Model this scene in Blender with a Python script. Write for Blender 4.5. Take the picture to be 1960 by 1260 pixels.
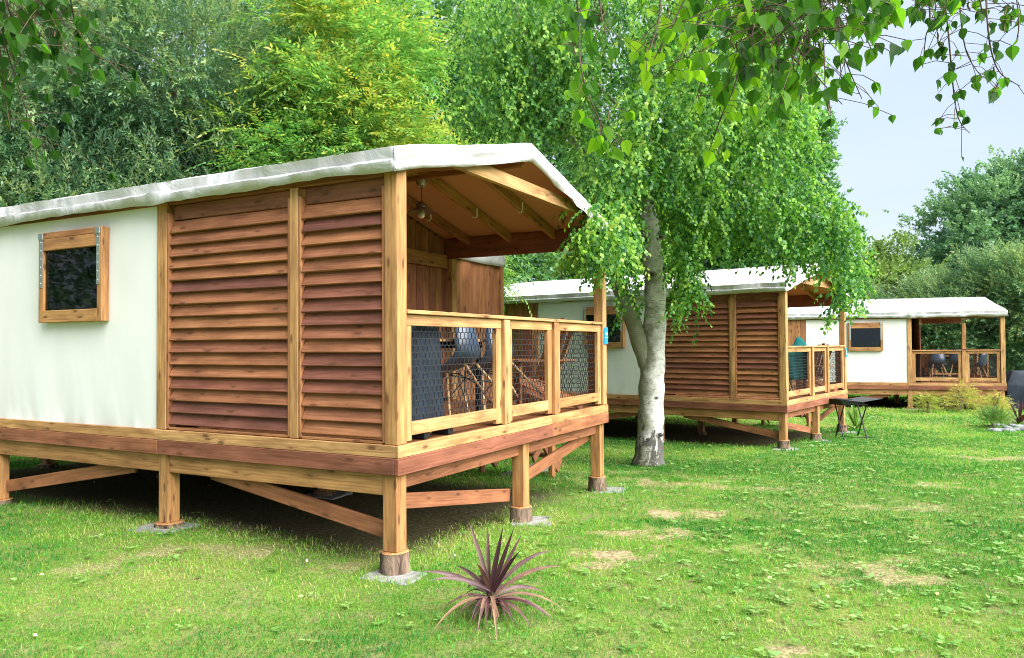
import bpy, math, random
import numpy as np
from math import sin, cos, pi, radians, atan2, sqrt
from mathutils import Vector, Matrix

for o in list(bpy.data.objects):
    bpy.data.objects.remove(o)
sc = bpy.context.scene
COL = sc.collection
rng = np.random.default_rng(7)
random.seed(7)

# ------------------------------------------------------------------ camera
F, PITCH, ROLL, EYE = 1464.99, 0.021, -0.0059, 1.6
cd = bpy.data.cameras.new('camera'); cam = bpy.data.objects.new('camera', cd); COL.objects.link(cam)
cd.sensor_width = 36; cd.lens = F / 1960 * 36; cd.clip_start = 0.05; cd.clip_end = 2000
_f = np.array([0, cos(PITCH), sin(PITCH)]); _r = np.array([1., 0, 0]); _u = np.array([0, -sin(PITCH), cos(PITCH)])
_r2 = cos(ROLL) * _r + sin(ROLL) * _u; _u2 = -sin(ROLL) * _r + cos(ROLL) * _u
m = Matrix.Identity(4)
for i in range(3):
    m[i][0] = _r2[i]; m[i][1] = _u2[i]; m[i][2] = -_f[i]
m[2][3] = EYE
cam.matrix_world = m
sc.camera = cam

def pix(P):
    """photo pixel (1960x1260) of world points, used only to measure"""
    P = np.atleast_2d(P) - np.array([0, 0, EYE])
    y = P @ _f
    return np.stack([980 + F * (P @ _r2) / y, 630 - F * (P @ _u2) / y], 1)
def at(u, v, Y):
    """world point at depth Y seen at photo pixel (u, v)"""
    d = _f + (u - 980) / F * _r2 - (v - 630) / F * _u2
    return np.array([0, 0, EYE]) + d * (Y / d[1])

# ------------------------------------------------------------------ world, sun, exposure
SUN = Vector((0.74, -0.50, 0.85)).normalized()
w = bpy.data.worlds.new('World'); sc.world = w; w.use_nodes = True
nt = w.node_tree; nt.nodes.clear()
N = nt.nodes.new; L = nt.links.new
out = N('ShaderNodeOutputWorld'); mixs = N('ShaderNodeMixShader')
sky = N('ShaderNodeTexSky'); sky.sky_type = 'NISHITA'; sky.sun_disc = False
sky.sun_elevation = math.asin(SUN.z); sky.sun_rotation = atan2(SUN.x, SUN.y)
sky.air_density = 1.2; sky.dust_density = 2.5; sky.ozone_density = 1.5
b1 = N('ShaderNodeBackground'); b1.inputs[1].default_value = 0.05
b2 = N('ShaderNodeBackground'); b2.inputs[1].default_value = 0.375
tc = N('ShaderNodeTexCoord'); nz = N('ShaderNodeTexNoise'); nz.inputs['Scale'].default_value = 2.2
nz.inputs['Detail'].default_value = 5; mp = N('ShaderNodeMapping'); mp.inputs['Scale'].default_value = (1, 1, 2.4)
rp = N('ShaderNodeValToRGB')
rp.color_ramp.elements[0].position = .3; rp.color_ramp.elements[0].color = (.65, .79, 1.03, 1)
rp.color_ramp.elements[1].position = .7; rp.color_ramp.elements[1].color = (.83, .93, 1.07, 1)
L(tc.outputs['Generated'], mp.inputs[0]); L(mp.outputs[0], nz.inputs['Vector']); L(nz.outputs[0], rp.inputs[0])
L(rp.outputs[0], b2.inputs[0]); L(sky.outputs[0], b1.inputs[0])
mixs.inputs[0].default_value = .86
L(b1.outputs[0], mixs.inputs[1]); L(b2.outputs[0], mixs.inputs[2]); L(mixs.outputs[0], out.inputs[0])
sd = bpy.data.lights.new('sun', 'SUN'); sd.energy = 4.4; sd.angle = radians(70); sd.color = (1.0, .975, .93)
so = bpy.data.objects.new('sun', sd); COL.objects.link(so); so.rotation_euler = SUN.to_track_quat('Z', 'Y').to_euler()
so.location = (10, -6, 20)
vs = sc.view_settings; vs.view_transform = 'Standard'; vs.look = 'None'; vs.gamma = 1; vs.use_curve_mapping = False
vs.exposure = 1.62
cy = sc.cycles
cy.max_bounces = 7; cy.diffuse_bounces = 4; cy.glossy_bounces = 2; cy.transmission_bounces = 4; cy.transparent_max_bounces = 8
cy.caustics_reflective = False; cy.caustics_refractive = False
cy.use_denoising = True; cy.pixel_filter_type = 'BLACKMAN_HARRIS'; cy.filter_width = 1.0

# ------------------------------------------------------------------ materials
def newmat(name):
    mt = bpy.data.materials.new(name); mt.use_nodes = True
    t = mt.node_tree; t.nodes.clear()
    o = t.nodes.new('ShaderNodeOutputMaterial')
    return mt, t, o
def nd(t, kind, **kw):
    n = t.nodes.new(kind)
    for k, v in kw.items():
        if k.startswith('i_'): n.inputs[k[2:].replace('_', ' ')].default_value = v
        else: setattr(n, k, v)
    return n
def ramp(t, fac, stops):
    r = t.nodes.new('ShaderNodeValToRGB'); e = r.color_ramp.elements
    while len(e) < len(stops): e.new(.5)
    for x, (p, c) in zip(e, stops):
        x.position = p; x.color = (c[0], c[1], c[2], 1) if len(c) == 3 else c
    t.links.new(fac, r.inputs[0]); return r.outputs[0]
def math_(t, op, a, b=None, c=None):
    n = t.nodes.new('ShaderNodeMath'); n.operation = op
    for i, x in enumerate((a, b, c)):
        if x is None: continue
        if isinstance(x, (int, float)): n.inputs[i].default_value = x
        else: t.links.new(x, n.inputs[i])
    return n.outputs[0]
def mixc(t, fac, a, b, mode='MIX'):
    n = t.nodes.new('ShaderNodeMix'); n.data_type = 'RGBA'; n.blend_type = mode
    for s, x in ((0, fac), (6, a), (7, b)):
        if isinstance(x, (int, float)): n.inputs[s].default_value = x
        elif isinstance(x, tuple): n.inputs[s].default_value = (*x, 1)
        else: t.links.new(x, n.inputs[s])
    return n.outputs[2]
def noise(t, vec, scale, detail=4, rough=.55, dist=0):
    n = nd(t, 'ShaderNodeTexNoise'); n.inputs['Scale'].default_value = scale; n.inputs['Detail'].default_value = detail
    n.inputs['Roughness'].default_value = rough; n.inputs['Distortion'].default_value = dist
    if vec is not None: t.links.new(vec, n.inputs['Vector'])
    return n.outputs[0]
def mapping(t, vec, scale):
    n = nd(t, 'ShaderNodeMapping'); n.inputs['Scale'].default_value = scale; t.links.new(vec, n.inputs[0]); return n.outputs[0]
def bump(t, h, strength=.3, dist=.01):
    n = nd(t, 'ShaderNodeBump'); n.inputs['Strength'].default_value = strength; n.inputs['Distance'].default_value = dist
    t.links.new(h, n.inputs['Height']); return n.outputs[0]
def princ(t, o, col, rough=.6, metal=0, norm=None, spec=.4):
    p = nd(t, 'ShaderNodeBsdfPrincipled')
    p.inputs['Metallic'].default_value = metal; p.inputs['Specular IOR Level'].default_value = spec
    for k, x in (('Base Color', col), ('Roughness', rough)):
        if isinstance(x, tuple): p.inputs[k].default_value = (*x, 1)
        elif isinstance(x, (int, float)): p.inputs[k].default_value = x
        else: t.links.new(x, p.inputs[k])
    if norm is not None: t.links.new(norm, p.inputs['Normal'])
    t.links.new(p.outputs[0], o.inputs[0]); return p

def mat_wood():
    mt, t, o = newmat('stained_softwood')
    uv = nd(t, 'ShaderNodeUVMap').outputs[0]
    ti = nd(t, 'ShaderNodeAttribute', attribute_name='tint').outputs['Fac']
    # knots: one voronoi cell per ~35 cm of board
    kv = mapping(t, uv, (4.2, 13.0, 1))
    vo = nd(t, 'ShaderNodeTexVoronoi'); vo.inputs['Scale'].default_value = 1; vo.inputs['Randomness'].default_value = 1
    t.links.new(kv, vo.inputs['Vector'])
    d = vo.outputs['Distance']
    knot = ramp(t, d, [(0.06, (1, 1, 1)), (.14, (.75, .75, .75)), (.20, (0, 0, 0))])
    halo = ramp(t, d, [(0.08, (1, 1, 1)), (.42, (0, 0, 0))])
    # grain follows the board, bends round the knots
    sep = nd(t, 'ShaderNodeSeparateXYZ'); t.links.new(uv, sep.inputs[0])
    wv = noise(t, mapping(t, uv, (1.4, 5, 1)), 1, 2)
    v2 = math_(t, 'ADD', sep.outputs[1], math_(t, 'MULTIPLY', halo, .020))
    v2 = math_(t, 'ADD', v2, math_(t, 'MULTIPLY', wv, .022))
    cx = nd(t, 'ShaderNodeCombineXYZ')
    t.links.new(math_(t, 'MULTIPLY', sep.outputs[0], 1.6), cx.inputs[0]); t.links.new(math_(t, 'MULTIPLY', v2, 60), cx.inputs[1])
    g = noise(t, cx.outputs[0], 1, 3, .6)
    fine = noise(t, mapping(t, uv, (9, 420, 1)), 1, 2)
    base = ramp(t, ti, [(0, (.60, .37, .165)), (.25, (.45, .235, .085)), (.5, (.345, .138, .060)), (.75, (.235, .080, .050)), (1, (.125, .045, .042))])
    blot = noise(t, mapping(t, uv, (2.2, 9, 1)), 1, 4)
    base = mixc(t, 1.0, base, ramp(t, blot, [(.3, (.58, .54, .54)), (.7, (1.32, 1.36, 1.36))]), 'MULTIPLY')
    c = mixc(t, 1.0, base, ramp(t, g, [(.34, (.68, .62, .58)), (.60, (1.10, 1.11, 1.12))]), 'MULTIPLY')
    c = mixc(t, math_(t, 'MULTIPLY', fine, .35), c, (.16, .07, .03))
    c = mixc(t, math_(t, 'MULTIPLY', knot, .8), c, (.055, .022, .012))
    c = mixc(t, math_(t, 'MULTIPLY', halo, .30), c, (.16, .06, .025))
    nrm = bump(t, math_(t, 'ADD', g, math_(t, 'MULTIPLY', fine, .6)), .25, .004)
    princ(t, o, c, .62, norm=nrm, spec=.3)
    return mt
def mat_canvas(name, col, trans=0.0, bumpy=.35, sc_=5.0):
    mt, t, o = newmat(name)
    ob = nd(t, 'ShaderNodeTexCoord').outputs['Object']
    big = noise(t, ob, .9, 3); wr = noise(t, mapping(t, ob, (1, .5, .6)), sc_, 4, .6, .6)
    c = mixc(t, 1.0, col, ramp(t, big, [(.25, (.93, .93, .92)), (.75, (1.03, 1.03, 1.03))]), 'MULTIPLY')
    dirt_shade = noise(t, mapping(t, ob, (3, 3, .5)), 1.6, 4)
    c = mixc(t, 1.0, c, ramp(t, dirt_shade, [(.3, (.965, .96, .94)), (.6, (1, 1, 1))]), 'MULTIPLY')
    p = princ(t, o, c, .72, norm=bump(t, wr, bumpy, .02), spec=.25)
    if trans:
        tr = nd(t, 'ShaderNodeBsdfTranslucent'); t.links.new(c, tr.inputs[0])
        mx = nd(t, 'ShaderNodeMixShader'); mx.inputs[0].default_value = trans
        t.links.new(p.outputs[0], mx.inputs[1]); t.links.new(tr.outputs[0], mx.inputs[2]); t.links.new(mx.outputs[0], o.inputs[0])
    return mt
def mat_plain(name, col, rough=.5, metal=0, nscale=20, var=.25, spec=.4, bmp=.1):
    mt, t, o = newmat(name)
    ob = nd(t, 'ShaderNodeTexCoord').outputs['Object']
    n = noise(t, ob, nscale, 4)
    c = mixc(t, 1.0, col, ramp(t, n, [(.3, (1 - var,) * 3), (.7, (1 + var,) * 3)]), 'MULTIPLY')
    princ(t, o, c, rough, metal, bump(t, n, bmp, .005), spec)
    return mt
def mat_leaf(name, stops, trans=.38, gloss=.05, nscale=.5, nvar=.5, rough=.45, tsat=(1.15, 1.25, .75)):
    mt, t, o = newmat(name)
    a = nd(t, 'ShaderNodeAttribute', attribute_name='rnd').outputs['Fac']
    ob = nd(t, 'ShaderNodeTexCoord').outputs['Object']
    f = math_(t, 'ADD', a, math_(t, 'MULTIPLY', math_(t, 'SUBTRACT', noise(t, ob, nscale, 2), .5), nvar))
    c = ramp(t, f, stops)
    d = nd(t, 'ShaderNodeBsdfDiffuse'); t.links.new(c, d.inputs[0])
    tr = nd(t, 'ShaderNodeBsdfTranslucent'); t.links.new(mixc(t, 1.0, c, tsat, 'MULTIPLY'), tr.inputs[0])
    mx = nd(t, 'ShaderNodeMixShader'); mx.inputs[0].default_value = trans
    t.links.new(d.outputs[0], mx.inputs[1]); t.links.new(tr.outputs[0], mx.inputs[2])
    gl = nd(t, 'ShaderNodeBsdfGlossy'); gl.inputs['Roughness'].default_value = rough; gl.inputs[0].default_value = (.9, .95, 1, 1)
    m2 = nd(t, 'ShaderNodeMixShader'); m2.inputs[0].default_value = gloss
    t.links.new(mx.outputs[0], m2.inputs[1]); t.links.new(gl.outputs[0], m2.inputs[2]); t.links.new(m2.outputs[0], o.inputs[0])
    return mt
def mat_bark(name, c0, c1, scale=8, stretch=(1, 1, .25), b=.8):
    mt, t, o = newmat(name)
    ob = mapping(t, nd(t, 'ShaderNodeTexCoord').outputs['Object'], stretch)
    n = noise(t, ob, scale, 6, .65, .8)
    c = ramp(t, n, [(.35, c0), (.65, c1)])
    princ(t, o, c, .9, norm=bump(t, n, b, .02), spec=.1)
    return mt
def mat_birch():
    mt, t, o = newmat('birch_bark')
    ob = nd(t, 'ShaderNodeTexCoord').outputs['Object']
    s = nd(t, 'ShaderNodeSeparateXYZ'); t.links.new(ob, s.inputs[0])
    ti = nd(t, 'ShaderNodeAttribute', attribute_name='tint').outputs['Fac']
    n1 = noise(t, ob, 5, 5, .6)
    c = ramp(t, n1, [(.30, (.28, .27, .25)), (.45, (.58, .57, .54)), (.62, (.80, .79, .77))])
    # lenticels: short dark horizontal dashes
    le = noise(t, mapping(t, ob, (9, 9, 55)), 1.3, 3, .6)
    c = mixc(t, ramp(t, le, [(.58, (0, 0, 0)), (.66, (.75, .75, .75))]), c, (.11, .09, .075))
    # green-grey algae and lichen on the shaded left side
    sx = math_(t, 'MULTIPLY_ADD', s.outputs[0], -2.6, .28)
    al = math_(t, 'ADD', noise(t, ob, 3.2, 5, .65), math_(t, 'MULTIPLY', sx, .45))
    c = mixc(t, ramp(t, al, [(.50, (0, 0, 0)), (.72, (.85, .85, .85))]), c, (.16, .165, .085))
    # dark fissured plates near the foot
    zf = math_(t, 'MULTIPLY_ADD', s.outputs[2], -.5, .52)
    fi = math_(t, 'ADD', noise(t, mapping(t, ob, (1, 1, .45)), 9, 5, .7, 1.2), math_(t, 'MULTIPLY', zf, .45))
    c = mixc(t, ramp(t, fi, [(.60, (0, 0, 0)), (.70, (.9, .9, .9))]), c, (.055, .048, .042))
    c = mixc(t, ti, c, (.05, .04, .035))
    h = math_(t, 'SUBTRACT', n1, math_(t, 'ADD', math_(t, 'MULTIPLY', le, .5), fi))
    princ(t, o, c, .8, norm=bump(t, h, .55, .02), spec=.2)
    return mt
def mat_glass():
    mt, t, o = newmat('window_glass')
    tr = nd(t, 'ShaderNodeBsdfTransparent'); tr.inputs[0].default_value = (.62, .72, .68, 1)
    gl = nd(t, 'ShaderNodeBsdfGlossy'); gl.inputs['Roughness'].default_value = .03
    ob = nd(t, 'ShaderNodeTexCoord').outputs['Object']
    t.links.new(bump(t, noise(t, ob, 2.5, 2), .05, .02), gl.inputs['Normal'])
    fr = nd(t, 'ShaderNodeFresnel'); fr.inputs[0].default_value = 1.5
    mx = nd(t, 'ShaderNodeMixShader')
    t.links.new(fr.outputs[0], mx.inputs[0]); t.links.new(tr.outputs[0], mx.inputs[1]); t.links.new(gl.outputs[0], mx.inputs[2])
    t.links.new(mx.outputs[0], o.inputs[0]); return mt
def mat_ground():
    mt, t, o = newmat('lawn_soil')
    ob = nd(t, 'ShaderNodeTexCoord').outputs['Object']
    n1 = noise(t, ob, .7, 5, .6); n2 = noise(t, ob, 35, 5, .7); n3 = noise(t, ob, 5, 4)
    g = ramp(t, n1, [(.3, (.09, .16, .028)), (.5, (.14, .22, .042)), (.72, (.23, .25, .07))])
    g = mixc(t, ramp(t, n3, [(.45, (0, 0, 0)), (.75, (.8, .8, .8))]), g, (.24, .20, .11))
    br = nd(t, 'ShaderNodeAttribute', attribute_name='bare').outputs['Fac']
    so_ = ramp(t, n2, [(.3, (.20, .16, .085)), (.7, (.46, .37, .23))])
    c = mixc(t, br, g, so_)
    c = mixc(t, nd(t, 'ShaderNodeAttribute', attribute_name='dirt_shade').outputs['Fac'], c, ramp(t, n2, [(.3, (.045, .036, .024)), (.7, (.12, .095, .06))]))  # bare soil under the decks, its dark colour also paints in their shade
    c = mixc(t, 1.0, c, ramp(t, n2, [(.3, (.55, .55, .5)), (.7, (1.3, 1.3, 1.25))]), 'MULTIPLY')
    princ(t, o, c, .95, norm=bump(t, n2, .8, .03), spec=.05)
    return mt

M = dict(
    wood=mat_wood(),
    wall=mat_canvas('cream_wall_canvas', (.71, .71, .69), 0, .16, 2.2),
    roof=mat_canvas('white_roof_canvas', (.54, .53, .56), 0, 1.0, 8),
    liner=mat_canvas('tan_roof_lining', (.56, .27, .165), 0, .1, 3),
    net=mat_plain('black_netting', (.02, .021, .024), .5, 0, 30, .2),
    shell=mat_plain('dark_blue_plastic', (.050, .072, .115), .32, 0, 8, .1, .5, .02),
    blackmetal=mat_plain('black_painted_metal', (.012, .014, .018), .5, 0, 40, .25, .25),
    cover=mat_plain('black_woven_cover', (.020, .028, .042), .6, 0, 6, .3, .2, .4),
    beech=mat_plain('pale_chair_wood', (.52, .34, .17), .5, 0, 14, .2),
    steel=mat_plain('galvanised_steel', (.52, .54, .55), .38, .9, 60, .2),
    bronze=mat_plain('brown_enamel', (.16, .11, .08), .3, .4, 20, .15),
    conc=mat_plain('grey_concrete', (.23, .225, .21), .95, 0, 26, .3, .1, .5),
    stone=mat_plain('grey_stone', (.20, .21, .22), .9, 0, 7, .35, .1, .6),
    logbark=mat_bark('log_bark', (.035, .022, .015), (.27, .19, .14), 16, (1, 1, .35), 1.0),
    bark=mat_bark('grey_tree_bark', (.05, .04, .03), (.19, .16, .12), 7),
    birch=mat_birch(), glass=mat_glass(), ground=mat_ground(),
    blue=mat_plain('blue_plate', (.015, .24, .66), .4, 0, 10, .05),
    white=mat_plain('white_paint', (.82, .82, .82), .5, 0, 10, .04),
    teal=mat_plain('teal_cloth', (.010, .105, .105), .9, 0, 12, .2, .1, .3),
    darkroom=mat_plain('unlit_room_black', (.018, .016, .015), .9, 0, 5, .2),
    twig=mat_plain('brown_twig', (.075, .045, .03), .7, 0, 30, .3),
    catkin=mat_plain('brown_catkin', (.10, .075, .03), .8, 0, 60, .3),
    stripe=mat_plain('pale_blue_cloth', (.45, .52, .62), .85, 0, 30, .3),
)
def bulbmat():
    mt, t, o = newmat('clear_bulb_glass')
    g = nd(t, 'ShaderNodeBsdfPrincipled'); g.inputs['Base Color'].default_value = (.85, .8, .66, 1)
    g.inputs['Roughness'].default_value = .08; g.inputs['Transmission Weight'].default_value = .55
    t.links.new(g.outputs[0], o.inputs[0]); return mt
M['bulb'] = bulbmat()
M['leaf_birch'] = mat_leaf('birch_leaf', [(0, (.035, .125, .030)), (.35, (.095, .270, .050)), (.7, (.215, .420, .065)), (1, (.36, .52, .09))], .48, .02, rough=.5)
M['leaf_near'] = mat_leaf('near_birch_leaf', [(0, (.028, .090, .016)), (.4, (.075, .22, .018)), (.75, (.24, .48, .02)), (1, (.38, .62, .03))], .70, .008, 1.5, .2)
M['leaf_willow'] = mat_leaf('sallow_leaf', [(0, (.035, .110, .070)), (.45, (.105, .225, .110)), (.8, (.25, .37, .165)), (1, (.42, .49, .20))], .36, .03, .7, .9)
M['leaf_ash'] = mat_leaf('ash_leaf', [(0, (.06, .20, .055)), (.42, (.150, .350, .080)), (.75, (.27, .45, .095)), (.92, (.48, .55, .11)), (1, (.62, .56, .10))], .45, .03, .45, .7)
M['leaf_maple'] = mat_leaf('maple_leaf', [(0, (.040, .135, .050)), (.5, (.095, .245, .070)), (1, (.18, .36, .085))], .40, .06)
M['leaf_oak'] = mat_leaf('oak_leaf', [(0, (.07, .175, .105)), (.45, (.145, .290, .160)), (1, (.26, .41, .19))], .36, .03)
M['leaf_lime'] = mat_leaf('lime_green_leaf', [(0, (.10, .18, .045)), (.5, (.18, .29, .075)), (1, (.29, .38, .11))], .38, .05)
M['leaf_cypress'] = mat_leaf('golden_cypress', [(0, (.16, .24, .04)), (.5, (.46, .45, .08)), (1, (.70, .60, .15))], .3, .03, 2, .5)
M['leaf_green'] = mat_leaf('fresh_green_leaf', [(0, (.06, .15, .02)), (.5, (.14, .28, .04)), (1, (.28, .38, .07))], .35, .05)
M['leaf_cordy'] = mat_leaf('purple_leaf', [(0, (.026, .010, .013)), (.4, (.056, .021, .024)), (.72, (.130, .070, .066)), (1, (.28, .165, .085))], .15, .025, 3, .3, .4, (1.3, .8, .7))
M['grass'] = mat_leaf('grass_blade', [(0, (.040, .20, .030)), (.30, (.110, .345, .038)), (.55, (.26, .45, .060)), (.82, (.46, .46, .15)), (1, (.58, .51, .27))], .46, .012, 1.1, .55)
M['weed'] = mat_leaf('lawn_weed_leaf', [(0, (.08, .21, .035)), (.5, (.18, .34, .07)), (1, (.33, .46, .17))], .32, .035)

# ------------------------------------------------------------------ object helpers
def tag(o, label=None, cat=None, group=None, kind=None):
    if label: o['label'] = label
    if cat: o['category'] = cat
    if group: o['group'] = group
    if kind: o['kind'] = kind
    return o
def empty(name, loc, rz=0, label=None, cat=None, group=None):
    o = bpy.data.objects.new(name, None); COL.objects.link(o); o.empty_display_size = .2
    o.location = loc; o.rotation_euler = (0, 0, rz)
    return tag(o, label, cat, group)
def link(name, me, mat, parent=None):
    o = bpy.data.objects.new(name, me); COL.objects.link(o)
    if mat is not None and not me.materials: me.materials.append(mat)
    if parent is not None: o.parent = parent
    return o
def copy_tree(o, parent=None):
    c = o.copy(); COL.objects.link(c)
    if parent is not None: c.parent = parent
    for ch in list(o.children): copy_tree(ch, c)
    return c
def rotz(a): return np.array([[cos(a), -sin(a), 0], [sin(a), cos(a), 0], [0, 0, 1.]])
def rotx(a): return np.array([[1., 0, 0], [0, cos(a), -sin(a)], [0, sin(a), cos(a)]])
def roty(a): return np.array([[cos(a), 0, sin(a)], [0, 1., 0], [-sin(a), 0, cos(a)]])
def frame(d, up=(0, 0, 1)):
    d = np.asarray(d, float); d = d / np.linalg.norm(d); up = np.asarray(up, float)
    if abs(d @ up) > .98 * np.linalg.norm(up): up = np.array([0., 1, 0])
    s = np.cross(d, up); s /= np.linalg.norm(s); return d, s, np.cross(s, d)

class MB:
    """collects shapes of one part and links them as one mesh"""
    def __init__(s): s.v = []; s.f = []; s.uv = []; s.t = []
    def add(s, verts, faces, uvs, tint=0.3):
        n = len(s.v); s.v += [tuple(map(float, p)) for p in verts]
        for f, u in zip(faces, uvs):
            s.f.append([i + n for i in f]); s.uv.append(u); s.t.append(tint)
    def box(s, c, size, R=None, tint=.3, ch=.004, ax=None):
        c = np.asarray(c, float); h = np.asarray(size, float) / 2; R = np.eye(3) if R is None else R
        ch = min(ch, h.min() * .45); la = int(np.argmax(h)) if ax is None else ax
        idx = {}; loc = []
        for k in range(8):
            sg = np.array([1 if k >> i & 1 else -1 for i in range(3)])
            for n in range(3):
                p = sg * (h - ch); p[n] = sg[n] * h[n]
                idx[k, n] = len(loc); loc.append(p)
        loc = np.array(loc); fs = []; ns = []
        for n in range(3):
            a, b = [i for i in range(3) if i != n]
            for sg in (0, 1):
                q = [(sg << n) | (i << a) | (j << b) for i, j in ((0, 0), (1, 0), (1, 1), (0, 1))]
                fs.append([idx[k, n] for k in q]); ns.append(n)
        for e in range(3):
            a, b = [i for i in range(3) if i != e]
            for i in (0, 1):
                for j in (0, 1):
                    k0 = (i << a) | (j << b); k1 = k0 | (1 << e)
                    fs.append([idx[k0, a], idx[k1, a], idx[k1, b], idx[k0, b]]); ns.append(a)
        for k in range(8): fs.append([idx[k, 0], idx[k, 1], idx[k, 2]]); ns.append(0)
        ru, rv = random.random() * 60, random.random() * 60
        uvs = []; ff = []
        for f, n in zip(fs, ns):
            P = loc[f]; nn = np.cross(P[1] - P[0], P[2] - P[0])
            if nn @ P.mean(0) < 0: f = f[::-1]; P = loc[f]
            oth = [i for i in range(3) if i != n]
            if la in oth: ua, va = la, [i for i in oth if i != la][0]
            else: ua, va = oth
            uvs.append([(p[ua] + ru, p[va] + rv + n * .37) for p in P]); ff.append(f)
        s.add(loc @ R.T + c, ff, uvs, tint)
    def bar(s, p, q, w, h, tint=.3, up=(0, 0, 1), ch=.004):
        p, q = np.asarray(p, float), np.asarray(q, float)
        d, sd_, u = frame(q - p, up)
        s.box((p + q) / 2, (np.linalg.norm(q - p), w, h), np.stack([d, sd_, u], 1), tint, ch, 0)
    def tube(s, pts, r, n=8, tint=.3, cap=True):
        pts = [np.asarray(p, float) for p in pts]; k = len(pts)
        rs = [r] * k if isinstance(r, (int, float)) else list(r)
        vs_ = []; L_ = 0; ls = []; ru = random.random() * 50
        prev = None
        for i, p in enumerate(pts):
            d = pts[min(i + 1, k - 1)] - pts[max(i - 1, 0)]
            d = d / (np.linalg.norm(d) + 1e-9)
            if prev is None: _, a, b = frame(d)
            else:
                a = prev - d * (prev @ d); a /= np.linalg.norm(a); b = np.cross(a, d)
            prev = a
            if i: L_ += np.linalg.norm(p - pts[i - 1])
            ls.append(L_)
            for j in range(n):
                t = 2 * pi * j / n; vs_.append(p + rs[i] * (cos(t) * a + sin(t) * b))
        fs = []; uvs = []
        for i in range(k - 1):
            for j in range(n):
                j2 = (j + 1) % n
                fs.append([i * n + j, i * n + j2, (i + 1) * n + j2, (i + 1) * n + j])
                c = 2 * pi * rs[i] / n
                uvs.append([(ls[i] + ru, j * c), (ls[i] + ru, (j + 1) * c), (ls[i + 1] + ru, (j + 1) * c), (ls[i + 1] + ru, j * c)])
        if cap:
            fs.append(list(range(n))); uvs.append([(0, 0)] * n)
            fs.append([(k - 1) * n + j for j in range(n)][::-1]); uvs.append([(0, 0)] * n)
        s.add(vs_, fs, uvs, tint)
    def lathe(s, prof, c=(0, 0, 0), n=24, tint=.3, jit=0):
        vs_ = []; c = np.asarray(c, float); jr = [1 + jit * (random.random() - .5) for _ in range(n)]
        for r, z in prof:
            for j in range(n):
                t = 2 * pi * j / n; vs_.append(c + np.array([r * jr[j] * cos(t), r * jr[j] * sin(t), z]))
        fs = []; uvs = []
        for i in range(len(prof) - 1):
            for j in range(n):
                j2 = (j + 1) % n
                fs.append([i * n + j, i * n + j2, (i + 1) * n + j2, (i + 1) * n + j])
                uvs.append([(prof[i][1], j * .05), (prof[i][1], j * .05 + .05), (prof[i + 1][1], j * .05 + .05), (prof[i + 1][1], j * .05)])
        s.add(vs_, fs, uvs, tint)
    def poly(s, loop, thick, nrm, tint=.3, ax=0):
        """flat outline extruded to its own thickness"""
        P = np.asarray(loop, float); nrm = np.asarray(nrm, float); n = len(P)
        vs_ = list(P) + list(P + nrm * thick); oth = [i for i in range(3) if i != int(np.argmax(abs(nrm)))]
        ua, va = (ax, [i for i in oth if i != ax][0]) if ax in oth else oth
        ru = random.random() * 40
        fs = [list(range(n))[::-1], [n + i for i in range(n)]] + [[i, (i + 1) % n, n + (i + 1) % n, n + i] for i in range(n)]
        A = np.array(vs_)
        s.add(vs_, fs, [[(A[i][ua] + ru, A[i][va]) for i in f] for f in fs], tint)
    def grid(s, X, tint=.3, closed=False):
        """X: (r, c, 3) array of points"""
        r, c = X.shape[:2]; fs = []; uvs = []
        for i in range(r - 1):
            for j in range(c - 1):
                fs.append([i * c + j, i * c + j + 1, (i + 1) * c + j + 1, (i + 1) * c + j])
                uvs.append([(j * .05, i * .05), (j * .05 + .05, i * .05), (j * .05 + .05, i * .05 + .05), (j * .05, i * .05 + .05)])
        s.add(X.reshape(-1, 3), fs, uvs, tint)
    def build(s, name, mat, parent=None, smooth=False):
        me = bpy.data.meshes.new(name); me.from_pydata(s.v, [], s.f)
        uvl = me.uv_layers.new(name='UVMap')
        flat = [c for f in s.uv for p in f for c in p]
        uvl.data.foreach_set('uv', flat)
        at_ = me.attributes.new('tint', 'FLOAT', 'FACE'); at_.data.foreach_set('value', s.t)
        if smooth:
            me.polygons.foreach_set('use_smooth', [True] * len(s.f))
            if smooth != True: me.set_sharp_from_angle(angle=radians(smooth))
        me.update()
        return link(name, me, mat, parent)

def bigmesh(name, V, Fq, rnd, mat, parent=None):
    """V (n,3), Fq (m,k) all faces with k corners, rnd (m,)"""
    me = bpy.data.meshes.new(name); k = Fq.shape[1]; m_ = len(Fq)
    me.vertices.add(len(V)); me.vertices.foreach_set('co', np.ascontiguousarray(V, np.float32).ravel())
    me.loops.add(m_ * k); me.loops.foreach_set('vertex_index', Fq.astype(np.int32).ravel())
    me.polygons.add(m_); me.polygons.foreach_set('loop_start', np.arange(0, m_ * k, k, dtype=np.int32))
    a = me.attributes.new('rnd', 'FLOAT', 'FACE'); a.data.foreach_set('value', np.ascontiguousarray(rnd, np.float32))
    me.update(calc_edges=True); me.validate()
    return link(name, me, mat, parent)

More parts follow.
